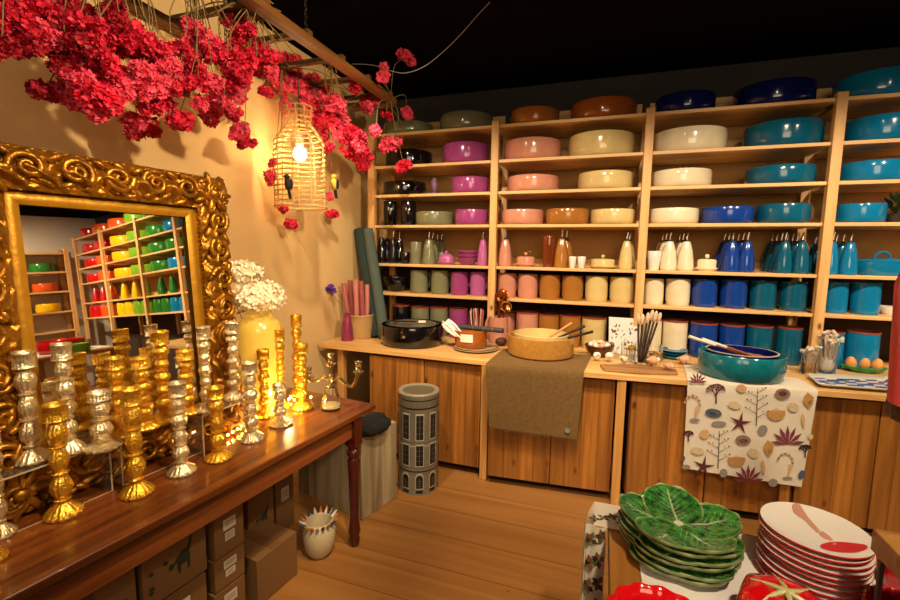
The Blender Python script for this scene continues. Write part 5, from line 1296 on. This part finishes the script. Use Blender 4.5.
cage.build('hoops', wk, LP)
stk = MB()
for k in range(9):
    a = 2*PI*k/9+.2; stk.tube([(lr(t/12)*math.cos(a), lr(t/12)*math.sin(a), HH*t/12) for t in range(13)], .0045, 6)
stk.build('stakes', wk, LP)
bzz = P(300, 154, x=lx_).z-bz
BL = MB().ball((0, 0, bzz), (.036, .036, .04), 18).build('bulb', mat('bulb glow', 'fff0d0', .3, emit='ffd9a0', estr=60, var=0), LP)
MB().lathe([(0, bzz+.035), (.02, bzz+.035), (.021, bzz+.1), (.008, bzz+.11), (0, bzz+.11)], 16).build('socket', mat('socket white', 'd8cdb8', .5), LP)
MB().tube([(0, 0, bzz+.1), (0, 0, HH), (0, 0, zt+.01-bz)], .003, 6).build('cord', mat('lamp cord', '2a2420', .6), LP)
def bird(px, py, dyy, m1, m2, lab, sg):
    c0 = P(px, py, y=ly_+dyy); T = thing('bird_ornament', lab, 'bird ornament', c0)
    MB().ball((0, 0, 0), (.016, .018, .034), 16, R=eul(.3, 0, 0)).ball((0, -.006, .036), .0145, 14).lathe([(0, 0), (.005, 0), (.0, .016)], 8, (sg*.012, -.012, .038), R=eul(0, sg*1.4, 0)).build('body', m1, T)
    MB().box((0, .01, -.05), (.016, .006, .05), R=eul(.25, 0, 0)).build('tail', m2, T); 
    for s_ in (-1, 1): MB().ball((s_*.015, .006, 0), (.005, .014, .028), 12).build('wing', m2, T)
bd = mat('bird black', '1c1c1e', .6, var=.2); by = mat('bird yellow', 'd8b030', .6, var=.1)
bird(334.5, 184, -.02, by, bd, 'small yellow and black bird ornament clipped to the right of the wicker lamp', 1)
bird(288, 184, -R_-.03, bd, bd, 'small dark bird ornament on the front of the wicker lamp', -1)

# ------------------------------------------------------------------ front display table
ZF = .70
def K2(px, py, z=ZF): return P(px, py, z=z)
fl_ = K2(610, 532); xl_ = fl_.x-.004; yf_ = 1.2
T = thing('display_table', 'brown wooden display table at the lower right carrying plates', 'table', (xl_, yf_, 0))
ftm = wood('display table wood', 'a8702f', '7c4c1c', 'Y', 'X', .13, rough=.4, pvar=.15)
MB().box((.6, -.45, ZF-.015), (1.2, .9, .03)).build('tabletop', ftm, T, bevel=.003)
MB().box((.6, -.45, ZF-.08), (1.1, .8, .1)).build('apron', ftm, T)
for x, y in ((.07, -.07), (1.13, -.07), (.07, -.83), (1.13, -.83)): MB().box((x, y, (ZF-.03)/2), (.05, .05, ZF-.03)).build('leg', ftm, T)
# leaf print cloth folded over the left far corner
lc = fabric('linen', 'd5c9b2', bs=500, var=.05); lg1 = mat('leaf print brown', '4a3424', .85, var=.3, vscale=60); lg2 = mat('leaf print olive', '5c5a2c', .85, var=.3, vscale=60); lg3 = mat('leaf print rust', '7a4428', .85)
xo = K2(585.5, 527).x; yn = K2(598, 527.5).y
mb = MB()
TK = ZF+.003
def cl(u, v):
    if v < .35: t = v/.35; return (xl_+.10-(xl_+.10-xo-.012)*t, yn+.002+u*(yf_-yn+.01), TK)
    t = (v-.35)/.65; x = xo+.012-.012*min(1, t*8)+.006*math.sin(u*6+t*4); return (x, yn+u*(yf_-yn+.01), TK-.58*t)
mb.grid(cl, 10, 24)
def nf(u, v): return (xo+u*(xl_-.004-xo), yn+.006*math.sin(u*7+v*3), TK-.58*v+.0)
mb.grid(nf, 8, 20)
for k in range(9):
    zc = TK-.035-.062*k
    for j in range(2):
        xc = xo+(xl_-xo)*(.3+.42*j)+random.uniform(-.004, .004)
        for q in range(5):
            a = q*1.05+k*.7+random.uniform(-.3, .3); 
            pts = [(max(xo+.002, min(xl_-.006, xc+.017*math.cos(a)*t_+.0065*math.cos(a+PI/2)*w_)), yn-.0075, zc+.022*math.sin(a)*t_+.0075*math.sin(a+PI/2)*w_+.012*j) for t_, w_ in ((0, 0), (.5, 1), (1.1, 0), (.5, -1))]
            mb.poly(pts, 1+(q+k) % 3)
for k in range(5):
    for q in range(4):
        a = q*1.6+k; xc, yc = xo+.02+.022*k, yn+.03+.012*(k % 3)
        mb.poly([(xc+.016*math.cos(a)*t_-.005*math.sin(a)*w_, yc+.016*math.sin(a)*t_+.005*math.cos(a)*w_, TK+.001) for t_, w_ in ((0, 0), (.5, 1), (1.1, 0), (.5, -1))], 1+q % 3)
tag(mb.build('tablecloth', [lc, lg1, lg2, lg3], None, ang=60), 'cream cloth with brown leaf print hanging over the left edge of the display table', 'cloth')
a_, b_ = K2(640.5, 572), K2(800, 560)
mb = MB().box(((a_.x+.62)/2, .95, ZF+.0012), (.62-a_.x, .48, .002))
for k in range(14):
    c0 = Vector((random.uniform(a_.x+.03, .6), random.uniform(.8, 1.18), ZF+.0026)); a = random.uniform(0, 6)
    for q in range(4):
        mb.poly([(c0.x+.02*math.cos(a+q)*t_-.006*math.sin(a+q)*w_, c0.y+.02*math.sin(a+q)*t_+.006*math.cos(a+q)*w_, c0.z) for t_, w_ in ((0, 0), (.5, 1), (1.1, 0), (.5, -1))], 1)
tag(mb.build('paper_sheet', [mat('sheet white', 'd8d2c6', .7, var=.03), mat('sheet print', '8c8478', .8)], None), 'white printed sheet lying under the green and white plates', 'sheet')

# cabbage leaf plates
from mathutils import noise as mnoise
NS, NR = 220, 64
def cab_geo(r):
    V, Cc, Fc = [], [], []
    leaves = [(2.75, .50, .50), (4.0, .50, .50), (5.1, .49, .50), (.1, .50, .50), (1.45, .50, .50)]      # direction, centre distance, radius; later ones lie on top
    def reach(a):
        best = 0
        for la, d, q in leaves:
            dl = a-la; k = d*math.sin(dl)
            if abs(k) < q:
                best = max(best, d*math.cos(dl)+math.sqrt(q*q-k*k))
        return best
    sm = [reach(2*PI*j/NS) for j in range(NS)]
    for i in range(NR+1):
        t = i/NR
        for j in range(NS):
            a = 2*PI*j/NS; ro = sm[j]*t*(1+.012*math.sin(17*a)*t); x, y = ro*math.cos(a), ro*math.sin(a)
            own = None
            for k, (la, d, q) in enumerate(leaves):
                dd = math.hypot(x-d*math.cos(la), y-d*math.sin(la))
                if dd <= q+.012: own = (k, q-dd, la)
            k, din, la = own or (0, 0, 0)
            # coordinates along and across the leaf's own midrib
            u = x*math.cos(la)+y*math.sin(la); w = -x*math.sin(la)+y*math.cos(la)
            cr = mnoise.noise(Vector((x*9, y*9, k*3.1))); cr2 = mnoise.noise(Vector((x*26, y*26, k*7.7)))
            pale = max(0, 1-abs(w)/(.030*(1-.75*max(0, u))+.003)) if 0 < u < .9 else 0
            rib = 0
            for sgn in (-1, 1):
                for qn in range(7):
                    u0 = .08+.115*qn; tw = w*sgn
                    if tw > 0 and tw < .42:
                        uu = u0+tw*1.05-.35*tw*tw; rib = max(rib, max(0, 1-abs(u-uu)/(.0085*(1.25-tw*2)))*(1-tw/.42))
            pale = max(pale, rib*.95)
            rr = math.hypot(x, y)
            if rr < .075: pale = 1
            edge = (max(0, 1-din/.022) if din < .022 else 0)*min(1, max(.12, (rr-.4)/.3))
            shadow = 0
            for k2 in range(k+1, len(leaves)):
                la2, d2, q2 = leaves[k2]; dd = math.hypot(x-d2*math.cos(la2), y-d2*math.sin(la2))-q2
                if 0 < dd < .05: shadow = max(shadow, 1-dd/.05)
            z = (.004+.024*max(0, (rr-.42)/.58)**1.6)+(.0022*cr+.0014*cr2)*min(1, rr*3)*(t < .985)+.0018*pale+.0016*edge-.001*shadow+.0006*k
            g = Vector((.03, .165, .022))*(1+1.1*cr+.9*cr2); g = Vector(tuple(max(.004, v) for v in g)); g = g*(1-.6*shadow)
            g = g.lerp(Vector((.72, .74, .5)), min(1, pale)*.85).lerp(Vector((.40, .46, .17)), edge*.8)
            V.append((x*r, y*r, z)); Cc.append((g.x, g.y, g.z, 1))
    for i in range(NR):
        for j in range(NS):
            a, b2 = i*NS+j, i*NS+(j+1) % NS; Fc.append((a, b2, b2+NS, a+NS))
    n0 = len(V)
    for i in range(NR+1):
        for j in range(NS):
            x, y, z = V[i*NS+j]; t = i/NR
            zz = (.004+.024*max(0, (math.hypot(x, y)/r-.42)/.58)**1.6)
            V.append((x, y, max(0, zz-.0055 if t < .995 else zz-.0035)))
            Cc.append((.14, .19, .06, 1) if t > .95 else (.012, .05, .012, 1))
    for i in range(NR):
        for j in range(NS):
            a, b2 = n0+i*NS+j, n0+i*NS+(j+1) % NS; Fc.append((a+NS, b2+NS, b2, a))
    for j in range(NS):
        a, b2 = NR*NS+j, NR*NS+(j+1) % NS; Fc.append((a, b2, b2+n0, a+n0))
    return V, Fc, Cc
NCP, DZ = 6, .0145
zt_ = ZF+.003+DZ*(NCP-1)+.02
cp_ = P(680, 517, z=zt_); rc_ = (P(744, 540, y=cp_.y-.01).x-P(617, 510, y=cp_.y+.01).x)/2*1.0
V, Fc, Cc = cab_geo(rc_)
mb = MB(); mb.v = V; mb.f = Fc; mb.m = [0]*len(Fc)
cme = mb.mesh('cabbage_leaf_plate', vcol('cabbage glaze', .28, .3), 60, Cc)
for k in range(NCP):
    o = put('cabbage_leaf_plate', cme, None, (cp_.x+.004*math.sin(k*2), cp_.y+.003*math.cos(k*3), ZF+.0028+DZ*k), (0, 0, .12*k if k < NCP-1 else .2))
    tag(o, f'green cabbage leaf shaped ceramic plate, {("bottom", "second from the bottom", "third from the bottom", "third from the top", "second from the top", "top, fully visible")[k]} of its stack', 'plate', 'green cabbage leaf plates')
# white plates with red rim
NWP, DW = 10, .0116
zt_ = ZF+.003+DW*(NWP-1)+.017
cw = P(815, 526.5, z=zt_); rw = (P(884, 552, y=cw.y-.02).x-P(757, 520, y=cw.y+.02).x)/2*.93
wpl = [(0, 0), (rw*.58, 0), (rw*.62, .002), (rw*.97, .0115), (rw, .0135), (rw*.995, .016), (rw*.96, .0155), (rw*.66, .0075), (0, .007)]
wm = MB().lathe(wpl, 72, mf=lambda k: 1 if k in (2, 3, 4) else 0)
wp_mats = [mat('plate white', 'e6ddce', .22, coat=.4, var=.03), mat('plate red rim', 'c2202c', .25, coat=.4, var=.15), mat('print rose brown', 'c89078', .4), mat('print tomato', 'c81c24', .35), mat('print pale', 'ecd8c8', .4)]
wme = wm.mesh('dinner_plate', wp_mats, 50)
ORD = ['bottom', 'second from the bottom', 'third from the bottom', 'fourth from the bottom', 'fifth from the bottom', 'fifth from the top', 'fourth from the top', 'third from the top', 'second from the top']
for k in range(NWP-1):
    o = put('dinner_plate', wme, None, (cw.x+.002*math.sin(k*2.1), cw.y+.002*math.cos(k*1.7), ZF+.0028+DW*k), (0, 0, k))
    tag(o, f'white plate with red rim, {ORD[k]} of its stack', 'plate', 'white plates with red rims')
top = MB().lathe(wpl, 72, mf=lambda k: 1 if k in (2, 3, 4) else 0)
zt0 = ZF+.0028+DW*(NWP-1)
ORG = Vector((cw.x, cw.y, zt0))
def onp(px, py):
    q = P(px, py, z=zt0+.009)-ORG; rr = math.hypot(q.x, q.y)/rw; q.z = .0078+max(0, (rr-.66)/.3)*.008+.0006; return q
def sh_poly(pts, m_): top.poly([onp(*p_) for p_ in pts], m_)
def prn(x, y): return (740+x/5, 480+y/5)
sh_poly([prn(*p_) for p_ in ((258, 138), (275, 130), (298, 138), (318, 158), (345, 190), (380, 228), (400, 252), (388, 262), (360, 236), (325, 200), (290, 178), (265, 158))], 2)
sh_poly([prn(*p_) for p_ in ((270, 140), (290, 140), (305, 156), (296, 165), (276, 155))], 4)
sh_poly([prn(*p_) for p_ in ((395, 258), (412, 254), (445, 276), (466, 296), (455, 303), (425, 290), (400, 275))], 2)
ctr = (518, 338)
sh_poly([prn(ctr[0]+120*math.cos(t)*(1 if math.cos(t) > 0 else .98), ctr[1]+30*math.sin(t)+.07*120*math.cos(t)) for t in [2*PI*j/28 for j in range(28)]][::-1], 3)
for x, y in ((475, 322), (545, 326), (480, 345), (550, 352), (605, 340)):
    top.poly([onp(*prn(x+12*math.cos(t), y+5*math.sin(t)))+Vector((0, 0, .0006)) for t in [2*PI*j/10 for j in range(10)]], 4)
o = top.build('dinner_plate', wp_mats, None, ORG, ang=50)
tag(o, 'white plate with red rim, printed fork and red tomato slice, top of its stack', 'plate', 'white plates with red rims')
# red tomato dishes
redg = mat('tomato red glaze', 'c00a12', .14, coat=.6, var=.1)
def ribbed(px, py, wpx, z, hgt, label, ribs, calyx=False, depth=.35):
    c0 = P(px, py, z=z+hgt*.9); r = (P(px+wpx/2, py, y=c0.y).x-P(px-wpx/2, py, y=c0.y).x)/2
    T = thing('tomato_dish', label, 'dish', (c0.x, c0.y, z+.0005))
    pr = [(0, 0), (r*.6, 0), (r*.85, hgt*.3), (r, hgt*.75), (r*.98, hgt), (r*.93, hgt*.98), (r*.86, hgt*(1-depth)), (r*.5, hgt*(.95-depth)), (0, hgt*(.93-depth))]
    if calyx: pr = [(0, 0), (r*.6, 0), (r*.88, hgt*.3), (r, hgt*.62), (r*.9, hgt*.88), (r*.55, hgt), (r*.2, hgt*.96), (0, hgt*.92)]
    rm = lambda a, k: 1+(.03*math.cos(ribs*a) if k > 1 else 0)
    MB().lathe(pr, 96, rmod=rm).build('body', redg, T, ang=60)
    if calyx:
        mb = MB()
        for k in range(6):
            a = k*2*PI/6+.4; q = []
            for t in range(6): f = t/5; q.append(Vector((r*.75*f*math.cos(a+.2*f), r*.75*f*math.sin(a+.2*f), hgt*(.97-.07*f+.02)+.004)))
            mb.tube(q, [.004, .0045, .004, .003, .002, .001], 6)
        mb.ball((0, 0, hgt*.97), .008, 10); mb.build('calyx', mat('calyx pale green', 'b8b47c', .4, var=.3, vscale=40), T)
    return T
ribbed(661, 624, 116, ZF, .05, 'large ribbed red tomato dish at the bottom edge, in front of the cabbage plates', 13)
ribbed(786, 598, 98, ZF+.002, .095, 'red tomato shaped lidded dish with pale calyx in front of the white plates', 8, True)
ribbed(905, 612, 84, ZF, .065, 'ribbed red dish at the lower right corner under the wooden stand', 26)
# wooden stand at the right edge
zs = .93; c0 = P(872.5, 527.5, z=zs)
T = thing('wooden_stand', 'dark edged wooden stand at the right edge in front of the white plates', 'stand', (c0.x, c0.y, ZF))
hh_ = zs-ZF; th_ = c0.z-P(871, 549, y=c0.y).z
MB().box((.22, -.16, hh_-th_/2), (.44, .32, th_)).build('top_board', [wood('stand wood', 'a87838', '7a4e1e', 'X', rough=.5)], T, bevel=.002)
for x, y in ((.012, -.012), (.42, -.012), (.012, -.305), (.42, -.305)): MB().box((x, y, (hh_-th_)/2), (.006, .006, hh_-th_)).build('leg', mat('stand leg iron', '2a1410', .5), T)
o = ribbed(899, 566, 44, ZF, .055, 'small orange red dish behind the ribbed one under the wooden stand', 10)
# red hanging shade at the right edge
c1 = P(884.5, 403, y=1.0); zb1 = c1.z; z2 = P(893, 285, y=1.0).z
T = thing('hanging_shade', 'tapered red hanging shade with brown trim cut by the right photo edge', 'lamp shade', (c1.x+.086, 1.0, zb1))
rB = .075; slope_ = (P(893, 285, y=1.0).x-c1.x); Ht = .5
MB().lathe([(rB, 0), (rB-slope_*.5, (z2-zb1)*.5), (rB-slope_, z2-zb1), (.02, Ht), (0, Ht), (.018, Ht-.01), (rB-slope_-.004, z2-zb1), (rB-.004, 0)], 40).build('shade', mat('red cloth shade', 'ec0e1a', .6, var=.08, sheen=.3), T)
MB().lathe([(rB-.002, 0), (rB-.001, -.002), (rB-.003, -.028), (rB-.02, -.036), (rB-.04, -.03), (rB-.01, -.004)], 40, rmod=lambda a, k: 1+.03*math.cos(14*a)).build('trim', mat('brown trim', '3a1c10', .6, var=.3, vscale=60), T)
MB().tube([(0, 0, Ht-.005), (0, 0, ZC-.002-zb1)], .003, 6).build('cord', mat('lamp cord', '2a2420', .6), T)

# ------------------------------------------------------------------ the far right part of the shop, seen in the gilt mirror
MG = 'pottery seen in the gilt mirror'
def far_bowl(x, z, c, r, h, y=YS+.22, w=''):
    o = put('wide_bowl', bowl_mesh(r, h, c, .95), None, (x, y, z)); cn = dict(green='green', lime='lime green', lemon='lemon yellow', red='red', orange='orange', turquoise='turquoise').get(c, c)
    tag(o, f'{cn} bowl {w}, reflected in the mirror', 'bowl', f'{cn} bowls seen in the mirror')
bays_ = [(PXS[4]+PW, PXS[5]), (PXS[5]+PW, PXS[6]), (PXS[6]+PW, PXS[7])]
rowc = [[('turquoise', 'green'), ('lime', 'orange'), ('orange', 'red')], [('turquoise', 'green'), ('lime', 'lemon'), ('red', 'red')], [('green', 'green'), ('lime', 'lemon'), ('orange', 'red')], [('turquoise', 'green'), ('lime', 'lemon'), ('orange', 'red')]]
for ri in range(4):
    for bi, (x0, x1) in enumerate(bays_):
        w = x1-x0; c_ = rowc[ri][bi]
        bn = ('turquoise bay', 'middle bay', 'red bay')[bi]; far_bowl(x0+w*.26, SZ[ri], c_[0], .2, .125, w=f'on the {ROWS[ri].replace(" from the top", "")}, {bn}'+(', first one' if c_[0] == c_[1] else '')); far_bowl(x0+w*.75, SZ[ri], c_[1], .2, .125, w=f'on the {ROWS[ri].replace(" from the top", "")}, {bn}'+(', second one' if c_[0] == c_[1] else ''))
for bi, (x0, x1) in enumerate(bays_):
    w = x1-x0; cs = (('turquoise', 'green', 'green'), ('lime', 'lemon', 'lemon'), ('orange', 'red', 'red'))[bi]
    names_ = dict(turquoise='turquoise', green='green', lime='lime green', lemon='lemon yellow', orange='orange', red='red')
    for j in range(6):
        c_ = cs[j//2]; k_ = ('farbottle', c_)
        if k_ not in _cache:
            hb = .2; w_ = .045
            _cache[k_] = (MB().lathe([(0, 0), (w_*.92, 0), (w_, hb*.1), (w_*.93, hb*.4), (w_*.72, hb*.7), (w_*.5, hb*.9), (w_*.4, hb), (0, hb)], 20).mesh('body', glaze(c_), 60), MB().tube([(0, 0, hb), (0, 0, hb*1.12), (.012, 0, hb*1.28)], .005, 6).mesh('pouring_spout', steel))
        T = thing('oil_bottle', f'{names_[c_]} oil bottle on the far right shelving, seen in the gilt mirror', 'bottle', (x0+w*(.1+.16*j), YS+.1+.08*(j % 2), SZ[4]), 0, f'{names_[c_]} oil bottles seen in the mirror')
        put('body', _cache[k_][0], T); put('pouring_spout', _cache[k_][1], T)
    for j in range(4):
        c_ = cs[min(2, j*3//4)]; k_ = ('farjug', c_); r_, h_ = .095, .17
        if k_ not in _cache:
            _cache[k_] = (MB().lathe([(0, 0), (r_*.9, 0), (r_, h_*.25), (r_*.95, h_*.9), (r_*.92, h_), (r_*.88, h_*.9), (r_*.85, h_*.1), (0, h_*.08)], 28).mesh('body', glaze(c_), 60),
                          MB().tube(catmull([(0, r_*.9, h_*.85), (0, r_*1.4, h_*.7), (0, r_*1.35, h_*.4), (0, r_*.93, h_*.2)], 4), .01, 7).mesh('handle', glaze(c_)))
        T = thing('utensil_jug', f'{names_[c_]} jug on the far right shelving, seen in the gilt mirror', 'jug', (x0+w*(.14+.24*j), YS+.13, SZ[5]), 0, f'{names_[c_]} jugs seen in the mirror')
        put('body', _cache[k_][0], T); put('handle', _cache[k_][1], T)
# shelf on the right wall
T = thing('shelving_unit', 'pine shelving on the right wall, seen at the left of the gilt mirror', 'shelf', (4.97, 2.4, 0))
for y in (-.5, .5):
    for x in (0, .28): MB().box((x, y, 1.05), (.045, .05, 2.1)).build('post', pine_post, T)
zr = [2.02, 1.75, 1.47, 1.18, .9, .55]
for z in zr: MB().box((.14, 0, z), (.3, .96, .025)).build('shelf', wood('pine shelf y', 'e6bd7e', 'c89552', 'Y', rough=.5), T)
for z, cs in zip(zr[1:4], (('red', 'green'), ('green', 'orange'), ('navy', 'lemon'))):
    for j, c_ in enumerate(cs): far_bowl(5.1, z+.0125, c_, .15, .12, 2.15+.5*j, 'on the ' + {1.75: 'upper', 1.47: 'middle', 1.18: 'lower'}[z] + ' board of the right wall shelf')
# display table with red bowl in the mirror
T = thing('display_table', 'second display table with pale cloth, seen in the gilt mirror', 'table', (2.95, 2.1, 0))
MB().box((0, 0, .735), (1.0, .7, .03)).build('tabletop', ftm, T)
for x in (-.45, .45):
    for y in (-.3, .3): MB().box((x, y, .36), (.05, .05, .72)).build('leg', ftm, T)
mb = MB().box((0, 0, .0015), (.5, .72, .003)); mb.box((0, .3615, -.2), (.5, .003, .4)); mb.box((0, -.3615, -.2), (.5, .003, .4)); mb.box((-.26, 0, .0), (.02, .72, .002))
o = mb.build('tablecloth', mat('pale dotted cloth', 'd8d2c0', .85, var=.3, vscale=40), None, (2.9, 2.1, .751)); tag(o, 'pale cloth on the second display table, seen in the gilt mirror', 'cloth')
o = put('wide_bowl', bowl_mesh(.2, .13, 'red', 1.), None, (2.9, 2.1, .7545)); tag(o, 'red bowl of tomatoes on the second display table, seen in the gilt mirror', 'bowl')
for k in range(9):
    a = k*2.4; rr = .12*math.sqrt(k/9)
    o = MB().ball((0, 0, 0), (.05, .05, .042), 16, rmod=lambda a, k: 1+.03*math.cos(6*a)).build('tomato', mat('tomato skin', 'd82818', .25, coat=.3), None, (2.9+rr*math.cos(a), 2.1+rr*math.sin(a), .7545+.075+(.03 if k == 0 else 0))); tag(o, 'red tomato in the red bowl, seen in the gilt mirror', 'tomato', 'tomatoes seen in the mirror')
o = put('wide_bowl', bowl_mesh(.13, .09, 'lime', 1.), None, (2.56, 2.1, .7505)); tag(o, 'lime green bowl on the second display table, seen in the gilt mirror', 'bowl')
T = thing('floor_lamp', 'floor lamp with pleated brown shade, seen at the left of the gilt mirror', 'lamp', (4.7, 1.35, 0))
MB().lathe([(0, 0), (.16, 0), (.15, .02), (.02, .03), (.015, 1.3), (0, 1.3)], 24).build('pole', mat('lamp iron', '2a2420', .5), T)
MB().lathe([(.24, 1.3), (.2, 1.75), (.195, 1.75), (.235, 1.3)], 48, rmod=lambda a, k: 1+.015*math.cos(40*a)).build('shade', mat('pleated brown shade', '6a5038', .8, var=.2, vscale=30), T)

# ------------------------------------------------------------------ lighting
def light(name, kind, loc, e, col, size=.1, target=None, spot=60, blend=.6):
    l = bpy.data.lights.new(name, kind); l.energy = e; l.color = col
    if kind == 'AREA': l.size = size
    else: l.shadow_soft_size = size
    if kind == 'SPOT': l.spot_size = math.radians(spot); l.spot_blend = blend
    o = bpy.data.objects.new(name, l); COL.objects.link(o); o.location = loc
    if target is not None: o.rotation_euler = (Vector(target)-Vector(loc)).to_track_quat('-Z', 'Y').to_euler()
    return o
warm = (1, .74, .44); warm2 = (1, .80, .57)
light('bulb light', 'POINT', (lx_, ly_, bz+bzz), 32, (1, .76, .46), .03)
for k, (x, tx_) in enumerate(((-.95, -1.1), (-.1, -.25), (.75, .7), (1.6, 1.5))):
    light('unseen ceiling spot', 'SPOT', (x, 1.55, 2.5), 54, warm2, .035, (tx_, 3.0, 1.0), 78, .8)
light('unseen ceiling spot', 'SPOT', (-.3, .7, 2.5), 60, warm, .04, (-1.4, 1.15, .85), 52, .7)  # added unseen light to brighten the gold candlesticks on the table
light('unseen ceiling spot', 'SPOT', (.45, -.1, 2.5), 75, warm2, .05, (.5, 1.1, .75), 50, .7)  # added fill from the viewer's side for the front table and red shade
light('unseen ceiling spot', 'SPOT', (.5, .9, 2.25), 75, (1, .78, .48), .05, (-1.8, 1.7, 1.55), 80, .8)
light('unseen ceiling spot', 'SPOT', (-.1, 1.2, 2.5), 46, warm, .04, (-.6, 2.2, 0), 60, .7)
light('unseen ceiling spot', 'SPOT', (3.0, 1.3, 2.5), 150, warm2, .04, (3.2, 3.0, 1.2), 95, .7)  # added out of view to brighten the shelving reflected in the mirror
light('unseen ceiling spot', 'SPOT', (4.2, 1.0, 2.5), 110, warm2, .04, (4.9, 2.2, 1.2), 95, .7)  # likewise added, for the right wall shelf in the reflection
light('fairy and added glow', 'POINT', P(286, 404, z=ZT+.05), 1.5, (1, .62, .2), .02)
light('fairy and added glow', 'POINT', (-1.40, 1.1, ZT+.06), 1.6, (1, .62, .2), .02)  # no bulbs here: added to make the candlesticks by the mirror more golden
light('room fill', 'AREA', (.6, -1.2, 2.4), 22, (1, .78, .5), 1.6, (.2, 2.2, .9))
w = bpy.data.worlds.new('world'); sc.world = w; w.use_nodes = True
w.node_tree.nodes['Background'].inputs['Color'].default_value = (.9, .62, .38, 1); w.node_tree.nodes['Background'].inputs['Strength'].default_value = .08
sc.view_settings.view_transform = 'Standard'
sc.view_settings.look = 'None'
sc.view_settings.exposure = 1.2
